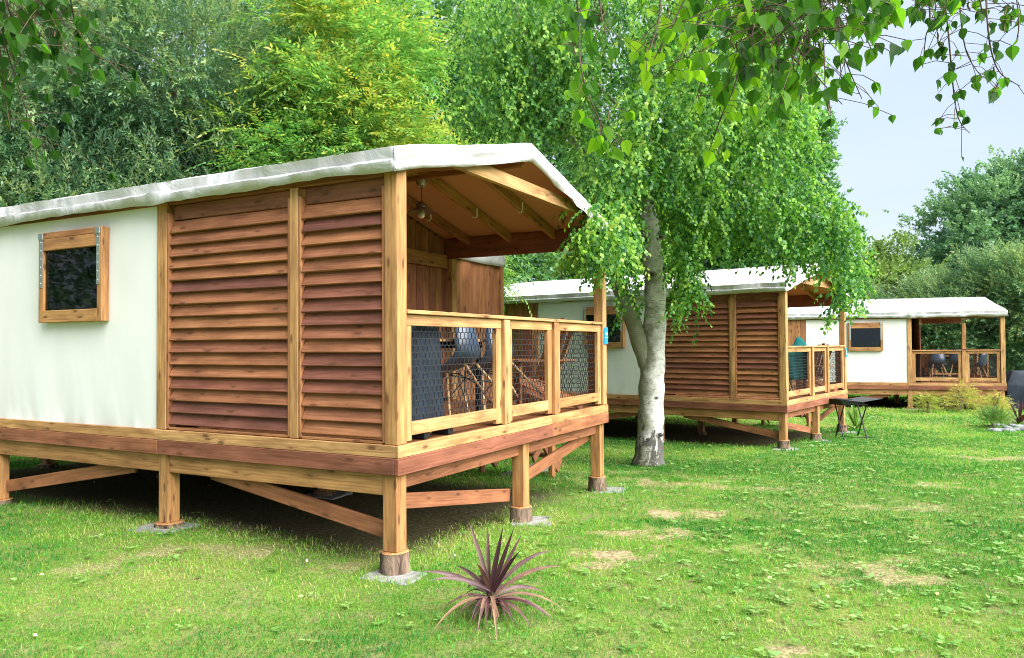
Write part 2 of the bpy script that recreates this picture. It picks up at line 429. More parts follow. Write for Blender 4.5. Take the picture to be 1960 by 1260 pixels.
def sstep(a, b, x):
    t = np.clip((x - a) / (b - a), 0, 1); return t * t * (3 - 2 * t)
_lat = rng.random((64, 64))
def vnoise(x, y):
    xi = np.floor(x).astype(int); yi = np.floor(y).astype(int); fx = x - xi; fy = y - yi
    fx = fx * fx * (3 - 2 * fx); fy = fy * fy * (3 - 2 * fy)
    g = lambda i, j: _lat[i % 64, j % 64]
    return (g(xi, yi) * (1 - fx) + g(xi + 1, yi) * fx) * (1 - fy) + (g(xi, yi + 1) * (1 - fx) + g(xi + 1, yi + 1) * fx) * fy
def fbm(x, y, o=4):
    r = 0; a = .5
    for k in range(o):
        r = r + a * vnoise(x * 2 ** k + 17 * k, y * 2 ** k + 9 * k); a *= .5
    return r / .9375
def gz(x, y):
    x = np.asarray(x, float); y = np.asarray(y, float)
    z = -.30 * sstep(6, 17, y) + .09 * sstep(.5, 3, -x) * sstep(3, 6, y) * (1 - sstep(14, 24, y)) + .03 * (1 - sstep(5, 7, y))
    return z + (fbm(x * .9 + 5, y * .9 + 3, 3) - .5) * .035
# bare and dry spots of the lawn: centre pixel -> world, radii
def gpt(u, v):
    p = at(u, v, 8)
    for _ in range(12):
        d = p - np.array([0, 0, EYE]); s_ = (float(gz(p[0], p[1])) - EYE) / d[2]
        p = np.array([0, 0, EYE]) + d * s_
    return p
BARE = []   # x, y, rx, ry, strength
for u, v, rx, ry, st in ((1290, 925, .75, .45, .75), (1200, 905, .5, .35, .6), (1285, 985, .40, .26, 1.3), (1235, 1018, .30, .24, 1.2), (1180, 1060, .26, .20, 1.2),
                         (1150, 1085, .2, .14, .9), (1800, 932, .38, .3, .95), (1660, 1085, .42, .22, .9), (1690, 1110, .3, .14, .9), (1560, 1090, .3, .16, .7),
                         (1500, 1244, .16, .1, 1), (1590, 1250, .12, .08, .9), (1507, 936, .3, .25, .95), (400, 1050, .55, .2, .75), (280, 1060, .3, .12, .7),
                         (690, 1082, .3, .16, .6), (1920, 878, .7, .5, .9), (1740, 970, .35, .25, .7), (860, 985, .35, .25, .6), (560, 1010, .6, .3, .75),
                         (1100, 905, .6, .4, .55), (1440, 1050, .3, .15, .5), (1830, 1180, .2, .1, .5), (1300, 1160, .2, .1, .45), (150, 1090, .3, .12, .5)):
    p = gpt(u, v); BARE.append((p[0], p[1], rx, ry, st))
def bare(x, y):
    b = np.zeros_like(x)
    wob = (fbm(x * 4.3, y * 4.3, 4) - .5) * 3.2
    for cx, cy_, rx, ry, st in BARE:
        d = ((x - cx) / rx) ** 2 + ((y - cy_) / ry) ** 2
        b = np.maximum(b, st * np.clip(1.0 - np.sqrt(d) * .95 + wob, 0, .8))
    return b

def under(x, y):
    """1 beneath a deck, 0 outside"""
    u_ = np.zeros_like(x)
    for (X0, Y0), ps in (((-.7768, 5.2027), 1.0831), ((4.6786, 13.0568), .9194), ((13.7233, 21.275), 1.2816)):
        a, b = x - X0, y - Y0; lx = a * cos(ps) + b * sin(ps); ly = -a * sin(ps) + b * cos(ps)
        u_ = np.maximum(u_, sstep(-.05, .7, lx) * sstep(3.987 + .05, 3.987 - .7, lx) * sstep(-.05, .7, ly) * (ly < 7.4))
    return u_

# ------------------------------------------------------------------ ground
def axis(lo, hi, fine_lo, fine_hi, st):
    a = list(np.arange(fine_lo, fine_hi + 1e-6, st)); s_ = st
    while a[-1] < hi: s_ *= 1.25; a.append(a[-1] + s_)
    s_ = st
    while a[0] > lo: s_ *= 1.25; a.insert(0, a[0] - s_)
    return np.array(a)
gx = axis(-600, 600, -11, 15, .10); gy = axis(-300, 900, 1.5, 26, .10)
GX, GY = np.meshgrid(gx, gy); GZ = gz(GX, GY)
GV = np.stack([GX, GY, GZ], -1).reshape(-1, 3)
nx, ny = len(gx), len(gy)
ii, jj = np.meshgrid(np.arange(ny - 1), np.arange(nx - 1), indexing='ij')
q = (ii * nx + jj).ravel()
GF = np.stack([q, q + 1, q + nx + 1, q + nx], 1)
fc = GV[GF].mean(1)
go = bigmesh('ground', GV, GF, np.zeros(len(GF)), M['ground'])
ba = go.data.attributes.new('bare', 'FLOAT', 'FACE'); ba.data.foreach_set('value', bare(fc[:, 0], fc[:, 1]).astype(np.float32))
bd = go.data.attributes.new('dirt_shade', 'FLOAT', 'FACE'); bd.data.foreach_set('value', (under(fc[:, 0], fc[:, 1]) * .9).astype(np.float32))  # soil beneath each deck, darkened in colour for the deck's shade
go.data.polygons.foreach_set('use_smooth', [True] * len(GF))
tag(go, 'mown lawn of green grass with dry and bare patches', 'lawn', kind='structure')

# ------------------------------------------------------------------ cabins
W_, LEN, YP, YW = 3.987, 7.4, 2.42, 2.12       # width, length, post between terrace and canvas, inner terrace wall
ZB, ZM, ZT, ZD, ZBEAM = .715, .833, .920, .912, .565
ZE, ZE2, ZR = 2.78, 2.945, 3.435                # valance foot, eave edge, ridge
SL = (ZR - ZE2) / (W_ / 2 + .07)
def roof_z(x): return ZR - SL * abs(x - W_ / 2)
GOLD = lambda: random.uniform(.05, .32)
MID = lambda: random.uniform(.25, .5)
RED = lambda: random.uniform(.5, .82)
def ANY(): return random.choice([random.uniform(.40, .54), random.uniform(.48, .62), random.uniform(.54, .72), random.uniform(.64, .88)])

def net_mesh(w, h, cell=.058):
    """woven plastic net with brick-offset cells, in the xz plane"""
    m_ = MB(); nr = max(2, int(round(h / .05))); nc = max(2, int(round(w / cell)))
    dz = h / nr; dx = w / nc; r = .0026
    def strip(pts):
        P = np.array(pts); k = len(P); vs_ = []
        for p in P:
            for a, b in ((r, r), (-r, r), (-r, -r), (r, -r)): vs_.append((p[0] + (a if strip.vert else 0), p[1] + b, p[2] + (0 if strip.vert else a)))
        fs = [[i * 4 + j, i * 4 + (j + 1) % 4, i * 4 + 4 + (j + 1) % 4, i * 4 + 4 + j] for i in range(k - 1) for j in range(4)]
        m_.add(vs_, fs, [[(0, 0)] * 4] * len(fs), .3)
    for i in range(nr + 1):
        strip.vert = False
        strip([(x * dx / 2, 0, min(max(i * dz + (.0032 if x % 2 == i % 2 else -.0032), r), h - r)) for x in range(nc * 2 + 1)])
    for i in range(nr):
        strip.vert = True
        for j in range(nc + 1):
            x = (j + (.5 if i % 2 else 0)) * dx
            if x <= w: strip([(x, 0, i * dz), (x, 0, (i + 1) * dz)])
    return m_
def rail_panel(root, name, x0, x1, fixed, along='x', net_x=None):
    """framed railing panel between x0 and x1 along local x (or y)"""
    f = MB(); t = GOLD
    def bx(a, b, z0, z1, th=.045):
        c = [(a + b) / 2, fixed, (z0 + z1) / 2]; s_ = [b - a, th, z1 - z0]
        if along == 'y': c = [fixed, (a + b) / 2, (z0 + z1) / 2]; s_ = [th, b - a, z1 - z0]
        f.box(c, s_, None, t())
    sw = .088
    bx(x0, x1, 1.742, 1.822); bx(x0 + sw + .001, x1 - sw - .001, .968, 1.062)
    bx(x0, x0 + sw, .93, 1.741, .042); bx(x1 - sw, x1, .93, 1.741, .042)
    p = f.build(name, M['wood'], root)
    n = net_mesh(x1 - x0 - 2 * sw + .03, 1.742 - 1.062 + .02).build('net', M['net'], p)
    if along == 'x': n.location = (x0 + sw - .015, fixed + .026, 1.052)
    else: n.location = (fixed + .026, x0 + sw - .015, 1.052); n.rotation_euler = (0, 0, pi / 2)
    return p

def wrinkle(x, y, s_, seed=0):
    return (fbm(x * s_ + seed * 13.7, y * s_ + seed * 7.1, 4) - .5)

def make_roof(root, seed):
    m_ = MB(); eo, ov = .07, .03; n = 230
    ys = np.linspace(-ov, LEN + ov, n)
    # cross-section: valance foot, bend, eave, slope, ridge and mirrored
    half = [(-eo - .004, ZE), (-eo - .012, ZE + .07), (-eo + .008, ZE + .088), (-eo - .006, ZE2 - .004)] + [(-eo + .012 + (W_ / 2 + eo - .012) * k / 12, 0) for k in range(13)]
    prof = []
    for x, z in half: prof.append((x, z if z else roof_z(x)))
    prof += [(W_ - x, z) for x, z in prof[-2::-1]]
    X = np.zeros((len(prof), n, 3)); k = len(prof)
    for i, (x, z) in enumerate(prof):
        side = i if i < k / 2 else k - 1 - i
        zz = np.full(n, z); xx = np.full(n, x)
        if side <= 3:
            a = wrinkle(ys * 3, np.full(n, i * 1.3), 1.2, seed + (i > k / 2)); b = wrinkle(ys * 9, np.full(n, i * 2.1), 1.1, seed + 5) + .8 * wrinkle(ys * 15 + i * 2.2, np.full(n, i * .7), 1.0, seed + 6)
            sg = -1 if i < k / 2 else 1
            xx = xx + sg * (a * .05 + b * .022) * (1 if side else 1.2)
            zz = zz + (wrinkle(ys * 2, np.full(n, 3.3), 1, seed + 2) * .05 if side == 0 else wrinkle(ys * 4, np.full(n, i * 1.), 1, seed) * .015)
            if side <= 1: zz = zz + .02 * np.exp(-((ys - YP) / .12) ** 2) * (-1 if side == 0 else 1)
            if side >= 1: xx = xx + sg * .018 * np.exp(-((ys - YP) / .08) ** 2)
        else:
            zz = zz + wrinkle(ys * 1.6, np.full(n, x * 1.7), 1, seed + 3) * .03 + wrinkle(ys * 6, np.full(n, x * 5), 1, seed) * .008
        X[i, :, 0] = xx; X[i, :, 1] = ys; X[i, :, 2] = zz
    m_.grid(X)
    top = MB()
    # gable valances: a hanging strip that follows the slopes
    for ye, sg in ((-ov, -1), (LEN + ov, 1)):
        rows = []
        j = 0 if sg < 0 else n - 1
        idx = range(3, k - 3); edge = X[list(idx), j]
        for r_, (dz, dy) in enumerate(((0, 0), (-.012, .014), (-.04, .018), (-.07, .02), (-.10, .016), (-.135, .015), (-.168, .014))):
            P = edge.copy(); P[:, 2] += dz
            w1 = np.array([wrinkle(np.array([x * 2.2]), np.array([r_ * .6]), 1, seed + 9)[0] for x in P[:, 0]])
            w2 = np.array([wrinkle(np.array([x * 7.]), np.array([r_ * 1.5]), 1, seed + 4)[0] for x in P[:, 0]])
            if r_ > 1: P[:, 1] += sg * (dy + w1 * .07 + w2 * .045)
            elif r_: P[:, 1] += sg * dy
            if r_ == 6: P[:, 2] += w1 * .02
            P[0, 0] = -eo - .014; P[-1, 0] = W_ + eo + .014; P[[0, -1], 1] = ye + sg * .004
            rows.append(P)
        m_.grid(np.array(rows))
    o = m_.build('roof_canvas', M['roof'], root, smooth=28)
    md = o.modifiers.new('thickness', 'SOLIDIFY'); md.thickness = .004; md.offset = 0
    return o

def canvas_wall(name, root, P0, du, dv, lu, lv, hole=None, seed=0, nu=110, nv=50, amp=.012):
    """tensioned canvas: P0 corner, du/dv unit vectors, sizes; hole = (u0,u1,v0,v1)"""
    us = np.unique(np.concatenate([np.linspace(0, lu, nu), list(hole[:2]) if hole else []]))
    vs_ = np.unique(np.concatenate([np.linspace(0, lv, nv), list(hole[2:]) if hole else []]))
    U, V = np.meshgrid(us, vs_); nrm = np.cross(du, dv)
    pk = np.exp(-V / .05) * (vnoise(U * 9 + seed, U * 0 + 2.5) - .5) * .03           # puckered hem
    fold = np.exp(-V / .5) * wrinkle(U * 4.2 + V * 1.1, V * .5, 1, seed) * .018
    d = wrinkle(U * .9, V * .6, 1, seed + 1) * amp + pk + fold
    X = P0 + U[..., None] * du + V[..., None] * dv + d[..., None] * nrm
    m_ = MB(); r, c = U.shape; fs = []
    for i in range(r - 1):
        for j in range(c - 1):
            if hole and us[j] >= hole[0] - 1e-6 and us[j + 1] <= hole[1] + 1e-6 and vs_[i] >= hole[2] - 1e-6 and vs_[i + 1] <= hole[3] + 1e-6: continue
            fs.append([i * c + j, i * c + j + 1, (i + 1) * c + j + 1, (i + 1) * c + j])
    m_.add(X.reshape(-1, 3), fs, [[(0, 0)] * 4] * len(fs))
    return m_.build(name, M['wall'], root, smooth=True)

def plank_wall(name, root, x0, x1, y, z0, z1f, along='x', tint=RED, pw=.135, th=.022):
    m_ = MB(); x = x0
    while x < x1 - .01:
        w_ = min(pw, x1 - x); zt_ = z1f(x + w_ / 2); y_ = y + random.uniform(-.004, .004)
        c = [x + w_ / 2, y_, (z0 + zt_) / 2]; s_ = [w_ - .004, th, zt_ - z0]
        if along == 'y': c = [y_, x + w_ / 2, (z0 + zt_) / 2]; s_ = [th, w_ - .004, zt_ - z0]
        m_.box(c, s_, None, tint(), .004, 2); x += w_
    return m_.build(name, M['wood'], root)

def cabin(pos, psi, label, louvred=True, seed=0, stumps=True):
    X0, Y0, dz = pos
    root = empty('tent_cabin', (X0, Y0, dz), psi - 0.0, label, 'cabin', 'raised canvas and timber cabins')
    # local x runs along the gable away from the viewer's side, local y back along the long side
    cs, sn = cos(psi), sin(psi)
    def ground(x, y): return float(gz(X0 + x * cs - y * sn, Y0 + x * sn + y * cs)) - dz
    # deck
    m_ = MB(); y = .034
    while y < LEN - .04:
        w_ = min(.145, LEN - .034 - y); m_.box((W_ / 2, y + w_ / 2, ZD - .014), (W_ - .07, w_ - .005, .027), None, random.uniform(.4, .62)); y += w_
    m_.build('deck', M['wood'], root)
    # rim boards
    m_ = MB()
    m_.box((W_ * .31, .015, (ZM + ZT) / 2), (W_ * .62 - .001, .03, ZT - ZM - .002), None, .14); m_.box((W_ * .81, .015, (ZM + ZT) / 2), (W_ * .38 - .001, .03, ZT - ZM - .002), None, .2)
    m_.box((.015, .0305 + YP / 2 + .02, (ZM + ZT) / 2), (.03, YP + .04, ZT - ZM - .002), None, .16)
    m_.box((.017, (YP + .07 + LEN) / 2, (ZM + ZT) / 2), (.03, LEN - YP - .08, ZT - ZM - .002), None, .22)
    m_.box((W_ - .015, .031 + LEN / 2, (ZM + ZT) / 2), (.03, LEN - .04, ZT - ZM - .002), None, .2)
    m_.build('trim_board', M['wood'], root)
    m_ = MB()
    m_.box((W_ * .31 - .001, .014, (ZB + ZM) / 2), (W_ * .62 + .001, .034, ZM - ZB), None, .74); m_.box((W_ * .81, .014, (ZB + ZM) / 2), (W_ * .38 - .002, .034, ZM - ZB), None, .55)
    m_.box((.014, .032 + YP / 2, (ZB + ZM) / 2), (.034, YP, ZM - ZB), None, .76)
    m_.box((.014, (YP + .034 + LEN) / 2, (ZB + ZM) / 2), (.034, LEN - YP - .036, ZM - ZB), None, .64)
    m_.box((W_ - .014, .032 + LEN / 2, (ZB + ZM) / 2), (.034, LEN - .04, ZM - ZB), None, .55)
    m_.build('fascia_board', M['wood'], root)
    # legs on log stumps
    lx = (.095, 2.0, W_ - .105); ly = (.10, YP, 4.9, 7.3)
    for y in ly:
        for x in lx:
            g = ground(x, y); sh = {0: .16, 1: .15, 2: .17}[lx.index(x)] if y < 1 else .05
            m_ = MB(); zb = g + sh
            m_.box((x, y, (zb + ZB - .002) / 2), (.118, .118, ZB - .002 - zb), None, random.uniform(.18, .34), .005, 2)
            leg = m_.build('leg', M['wood'], root)
            s_ = MB(); r = .098 if y < 1 else .115
            s_.lathe([(0, g - .05), (r * 1.06, g - .05), (r * 1.02, g + sh * .3), (r * .97, g + sh * .7), (r, zb - .006), (r - .008, zb), (0, zb)], (x, y, 0), 22, .3, .14)
            st = s_.build('log_base', M['logbark'], leg, smooth=40)
            st.data.materials.append(M['wood'])
            for p in st.data.polygons:
                if p.normal.z > .7: p.material_index = 1
    # bearers
    m_ = MB()
    for a, b in zip((.16,) + tuple(v + .06 for v in ly[1:-1]), tuple(v - .06 for v in ly[1:])):
        for x in (.075, 2.0, W_ - .08): m_.box((x, (a + b) / 2, (ZBEAM + ZB) / 2 - .001), (.06, b - a - .002, ZB - ZBEAM - .002), None, random.uniform(.2, .32))
    m_.build('bearer', M['wood'], root)
    m_ = MB()
    for a, b in ((lx[0] + .06, lx[1] - .06), (lx[1] + .06, lx[2] - .06)): m_.box(((a + b) / 2, .11, .655), (b - a - .002, .05, .112), None, .6)
    for y in np.arange(.6, LEN - .2, .55):
        if min(abs(y - q) for q in ly) > .12: m_.box((W_ / 2, y, .80), (W_ - .1, .05, .14), None, .5)
    m_.build('joist', M['wood'], root)
    # braces
    g0 = ground(.1, .1)
    for p, q, t in (((.13, 1.95, .585), (.13, .165, .30), .55), ((.13, 2.9, .57), (.13, 4.83, .24), .5)):
        m_ = MB(); m_.bar(p, q, .028, .115, t); m_.build('brace', M['wood'], root)
    for p, q, t in (((.16, .19, .50), (1.935, .19, .235), .58), ((2.065, .19, .33), (W_ - .17, .19, .575), .55)):
        m_ = MB(); m_.bar(p, q, .028, .115, t); m_.build('brace', M['wood'], root)
    # posts
    for x, y, wx, wy, zt_ in ((.066, .066, .112, .112, ZE + .06), (.066, YP, .112, .118, ZE + .06), (W_ - .066, .066, .112, .112, 2.685), (W_ - .066, YW - .05, .112, .112, 2.685)):
        m_ = MB(); m_.box((x, y, (ZT + .001 + zt_) / 2), (wx, wy, zt_ - ZT - .001), None, random.uniform(.1, .26), .005, 2); m_.build('post', M['wood'], root)
    # eave plates
    for x in (.075, W_ - .08):
        m_ = MB()
        if x < 1: m_.box((x, (.125 + LEN) / 2, 2.80), (.10, LEN - .13, .10), None, .6) if not louvred else m_.box((x, (.125 + LEN) / 2, 2.815), (.10, LEN - .13, .07), None, .6)
        else: m_.box((x, (.125 + LEN) / 2, 2.815), (.07, LEN - .13, .25), None, .72)
        m_.build('eave_plate', M['wood'], root)
    # louvred side
    if louvred:
        m_ = MB(); m_.box((.055, .955, (ZT + ZE) / 2), (.088, .082, ZE - ZT - .004), None, .2, .004, 2); m_.build('post', M['wood'], root)
        for a, b in ((.124, .912), (.998, YP - .062)):
            m_ = MB()
            for y in (a + .011, b - .011): m_.box((.052, y, 1.82), (.075, .02, 1.78), None, .45, .002, 2)
            m_.box((.055, (a + b) / 2, .932), (.07, b - a - .046, .02), None, .4)
            m_.box((.075, (a + b) / 2, 2.715), (.022, b - a - .046, .12), None, .7)
            nsl = 17
            for k in range(nsl):
                z = .985 + (2.66 - .985) * (k + .10) / nsl
                tl = radians(27 + random.uniform(-1.5, 1.5))
                R = roty(tl)      # slat plane leans out at its foot
                m_.box((.052, (a + b) / 2 + random.uniform(-.002, .002), z + .02), (.019, b - a - .05, .116), R, ANY() if random.random() < .85 else .9, .003, 1)
            m_.build('louvre_panel', M['wood'], root)
    else:
        rail_panel(root, 'railing_panel', .13, .985, .06, 'y'); rail_panel(root, 'railing_panel', 1.09, YP - .065, .06, 'y')
        m_ = MB(); m_.box((.06, 1.037, (ZT + 1.82) / 2), (.09, .10, 1.82 - ZT - .003), None, .2, .004, 2); m_.build('railing_post', M['wood'], root)
        m_ = MB(); m_.box((.055, (.125 + YP - .062) / 2, 1.838), (.10, YP - .19, .028), None, .2); m_.build('handrail', M['wood'], root)
    # gable railing
    rail_panel(root, 'railing_panel', .128, 1.535, .06); rail_panel(root, 'railing_panel', 1.645, 2.56, .06); rail_panel(root, 'railing_panel', 2.665, W_ - .125, .06)
    for x in (1.59, 2.612):
        m_ = MB(); m_.box((x, .055, (ZT + 1.82) / 2), (.098, .095, 1.82 - ZT - .003), None, GOLD(), .004, 2); m_.build('railing_post', M['wood'], root)
    m_ = MB(); m_.box((W_ / 2, .055, 1.838), (W_ - .25, .10, .028), None, .12); m_.build('handrail', M['wood'], root)
    # far side: short railing, then the stair opening
    rail_panel(root, 'railing_panel', .13, .93, W_ - .06, 'y')
    m_ = MB(); m_.box((W_ - .06, .985, (ZT + 1.85) / 2), (.095, .10, 1.85 - ZT - .003), None, .7, .004, 2); m_.build('railing_post', M['wood'], root)
    # terrace back wall, its tie beam and gable boarding
    plank_wall('terrace_wall', root, .13, W_ - .13, YW, ZD + .002, lambda x: 2.56, tint=lambda: random.uniform(.45, .72))
    plank_wall('gable_boarding', root, .13, W_ - .13, YW + .012, 2.735, lambda x: roof_z(x) - .06, tint=lambda: random.uniform(.5, .7))
    m_ = MB(); m_.box((W_ / 2, YW - .01, 2.648), (W_ - .26, .07, .168), None, .38); m_.build('tie_beam', M['wood'], root)
    # side, far and back walls
    dy = np.array([0, 1., 0]); dzv = np.array([0, 0, 1.])
    y0 = YP + .06
    canvas_wall('canvas_wall', root, np.array([.028, 5.2, ZT - .012]), -dy, dzv, 5.2 - y0, ZE + .03 - ZT, (5.2 - 4.0, 5.2 - 3.16, 1.87 - ZT, 2.62 - ZT), seed)
    canvas_wall('canvas_wall', root, np.array([W_ - .028, YW + .03, ZT - .01]), dy, dzv, LEN - YW - .06, ZE + .03 - ZT, None, seed + 3, 40, 20)
    plank_wall('bathroom_wall', root, 5.21, LEN - .03, .03, ZT + .001, lambda x: ZE + .02, 'y', tint=lambda: random.uniform(.3, .6))
    plank_wall('bathroom_wall', root, .06, W_ - .06, LEN - .03, ZT + .001, lambda x: roof_z(x) - .05)
    # near-black sheets whose colour stands in for the unlit room behind the window
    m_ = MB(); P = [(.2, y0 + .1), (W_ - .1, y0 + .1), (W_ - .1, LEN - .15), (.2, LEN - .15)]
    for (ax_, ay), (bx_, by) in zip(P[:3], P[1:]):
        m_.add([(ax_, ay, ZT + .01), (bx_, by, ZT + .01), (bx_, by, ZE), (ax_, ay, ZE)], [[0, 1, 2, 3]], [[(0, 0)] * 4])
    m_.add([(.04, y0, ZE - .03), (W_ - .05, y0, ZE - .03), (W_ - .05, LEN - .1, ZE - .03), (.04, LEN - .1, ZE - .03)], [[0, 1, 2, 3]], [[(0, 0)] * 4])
    m_.build('unlit_room_sheets', M['darkroom'], root)
    # window
    m_ = MB(); za, zb_, ya, yb = 1.83, 2.655, 3.12, 4.04; fw = .066
    xo, xi = -.048, .024
    def fb(y_, z_, sy, sz, t, x0=xo, x1=xi): m_.box(((x0 + x1) / 2, y_, z_), (x1 - x0, sy, sz), None, t)
    fb(ya + fw / 2, (za + zb_) / 2, fw, zb_ - za, .3); fb(yb - fw / 2, (za + zb_) / 2, fw, zb_ - za, .28)
    fb((ya + yb) / 2, zb_ - .028, yb - ya - 2 * fw - .002, .056, .42); fb((ya + yb) / 2, zb_ - .112, yb - ya - 2 * fw - .002, .108, .34, xo - .004)
    fb((ya + yb) / 2, za + .055, yb - ya - 2 * fw - .002, .11, .25, xo - .003)
    win = m_.build('window', M['wood'], root)
    for y in (ya + .045, yb - .045):
        m_ = MB(); m_.box((xo - .004, y, zb_ - .27), (.005, .042, .47), None); m_.box((xo - .008, y, zb_ - .035), (.013, .066, .055), None)
        for k in range(6): m_.lathe([(0, 0), (.007, 0), (.005, .004), (0, .005)], (0, 0, 0), 6); n8 = len(m_.v) - 24; m_.v[n8:] = [(xo - .0065 - z, y + a, zb_ - .09 - k * .075 + b) for a, b, z in m_.v[n8:]]
        m_.build('window_hinge', M['steel'], win)
    m_ = MB(); m_.box((-.02, (ya + yb) / 2, (za + .11 + zb_ - .166) / 2), (.005, yb - ya - 2 * fw + .01, zb_ - .166 - za - .11 + .01)); m_.build('pane', M['glass'], win)
    m_ = MB(); yt, zt_ = ya + fw + .10, za + .10     # kitchen tap behind the pane
    m_.tube([(.10, yt - .02, zt_ - .15), (.10, yt - .02, zt_ + .10), (.10, yt, zt_ + .13), (.10, yt + .05, zt_ + .14), (.10, yt + .10, zt_ + .125), (.10, yt + .115, zt_ + .08)], .011, 8)
    tap = m_.build('kitchen_tap', M['steel'], root, smooth=True)
    # roof
    make_roof(root, seed + 2)
    m_ = MB()
    for sg in (0, 1):
        xs = np.linspace(0.02, W_ / 2, 8) if sg == 0 else np.linspace(W_ / 2, W_ - .02, 8)
        Yg = np.linspace(.0, YW + .02, 14)
        X = np.zeros((8, 14, 3))
        for i, x in enumerate(xs):
            for j, y in enumerate(Yg): X[i, j] = (x, y, roof_z(x) - .035 - .008 * abs(sin(y / .58 * pi)))
        m_.grid(X)
    m_.build('roof_lining', M['liner'], root, smooth=True)
    for y in (.62, 1.2, 1.78):
        for sg in (-1, 1):
            xa = W_ / 2 + sg * .03; xb = W_ / 2 + sg * (W_ / 2 - .03)
            m_ = MB(); m_.bar((xa, y, roof_z(xa) - .098), (xb, y, roof_z(xb) - .098), .045, .105, MID() if y < 1.5 else .55); m_.build('rafter', M['wood'], root)
    m_ = MB(); m_.box((W_ / 2, 1.05, roof_z(W_ / 2) - .15), (.05, 2.0, .10), None, .4); m_.build('ridge_beam', M['wood'], root)
    m_ = MB(); zc0, zc1 = 3.0, 3.112
    def xin(z): return W_ / 2 - (ZR - .045 - z) / SL
    m_.poly([(xin(zc0) + .03, .05, zc0), (W_ - xin(zc0) - .03, .05, zc0), (W_ - xin(zc1) - .03, .05, zc1), (xin(zc1) + .03, .05, zc1)], .05, (0, 1, 0), .12)
    m_.build('collar_tie', M['wood'], root)
    # three pale cable clips on the rafters
    for y, x in ((.62, 3.02), (1.2, 3.05), (1.78, 3.0)):
        m_ = MB(); z = roof_z(x) - .098
        m_.tube([(x, y - .03, z + .03), (x, y - .032, z - .055), (x + .005, y - .02, z - .07), (x + .01, y + .02, z - .07), (x + .01, y + .03, z - .045)], .007, 6)
        m_.build('cable_clip', M['white'], root, smooth=True)
    # lean-to at the far side
    x1 = W_ + 1.38
    plank_wall('annex_wall', root, W_ - .02, x1 - .05, YW + .03, ZT - .1, lambda x: 2.735, tint=lambda: random.uniform(.38, .66))
    plank_wall('annex_wall', root, YW + .05, YW + 2.4, x1, ZT - .1, lambda x: 2.735, 'y', tint=lambda: random.uniform(.3, .6))
    m_ = MB(); m_.box((x1 - .015, YW + .015, (ZT - .1 + 2.73) / 2), (.07, .06, 2.73 - ZT + .1), None, .3, .004, 2); m_.build('corner_post', M['wood'], root)
    m_ = MB(); P = []
    xs = np.linspace(W_ + .02, x1 + .04, 30)
    for r_, (z, y) in enumerate(((2.72, YW - .015), (2.78, YW - .02), (2.85, YW - .015), (2.895, YW), (2.91, YW + .5), (2.92, YW + 2.4))):
        P.append(np.stack([xs, y + (wrinkle(xs * 5, xs * 0 + r_, 1, seed) * .05 if r_ < 3 else xs * 0), z + wrinkle(xs * 3, xs * 0 + r_ * 2, 1, seed + 1) * .03], 1))
    m_.grid(np.array(P)); P = []
    for x, z in ((x1 + .05, 2.72), (x1 + .052, 2.80), (x1 + .04, 2.90)): P.append([(x, y, z) for y in np.linspace(YW - .015, YW + 2.4, 12)])
    m_.grid(np.array(P))
    o = m_.build('annex_canvas', M['roof'], root, smooth=50); md = o.modifiers.new('thickness', 'SOLIDIFY'); md.thickness = .004; md.offset = 0
    # stairs up to the opening in the far side
    m_ = MB(); gs = ground(W_ + .6, 1.5); ns = 4; ya, yb = 1.05, 1.98
    for y in (ya, yb):
        m_.bar((W_ + .02, y, ZT - .10), (W_ + .95, y, gs + .10), .04, .20, .55)
    st = m_.build('stairs', M['wood'], root)
    m_ = MB()
    for k in range(1, ns):
        f = k / ns; m_.box((W_ + .02 + .95 * f, (ya + yb) / 2, ZT - (ZT - gs) * f + .02), (.26, yb - ya - .045, .035), None, random.uniform(.4, .6), .004, 1)
    m_.build('tread', M['wood'], st)
    for y in (ya - .05, yb + .05):
        m_ = MB(); m_.box((W_ + .62, y, gs + .36), (.09, .055, .80), None, .35, .004, 2); m_.bar((W_ + .08, y, gs + .3), (W_ + .58, y, gs + .62), .03, .09, .6)
        m_.build('stair_post', M['wood'], st)
    def wp(x, y, z): return np.array([X0 + x * cs - y * sn, Y0 + x * sn + y * cs, z + dz])
    return root, wp, ground

C1, w1, g1 = cabin((-.7768, 5.2027, 0), 1.0831, 'nearest white canvas cabin with brown louvred side and netted terrace, left of the birch', True, 0)
C2, w2, g2 = cabin((4.6786, 13.0568, -.2968), .9194, 'middle white canvas cabin with louvred side, right behind the birch trunk', True, 4)
C3, w3, g3 = cabin((13.7233, 21.275, -.461), 1.2816, 'farthest white canvas cabin with an open netted terrace and no louvres, at the right', False, 8)

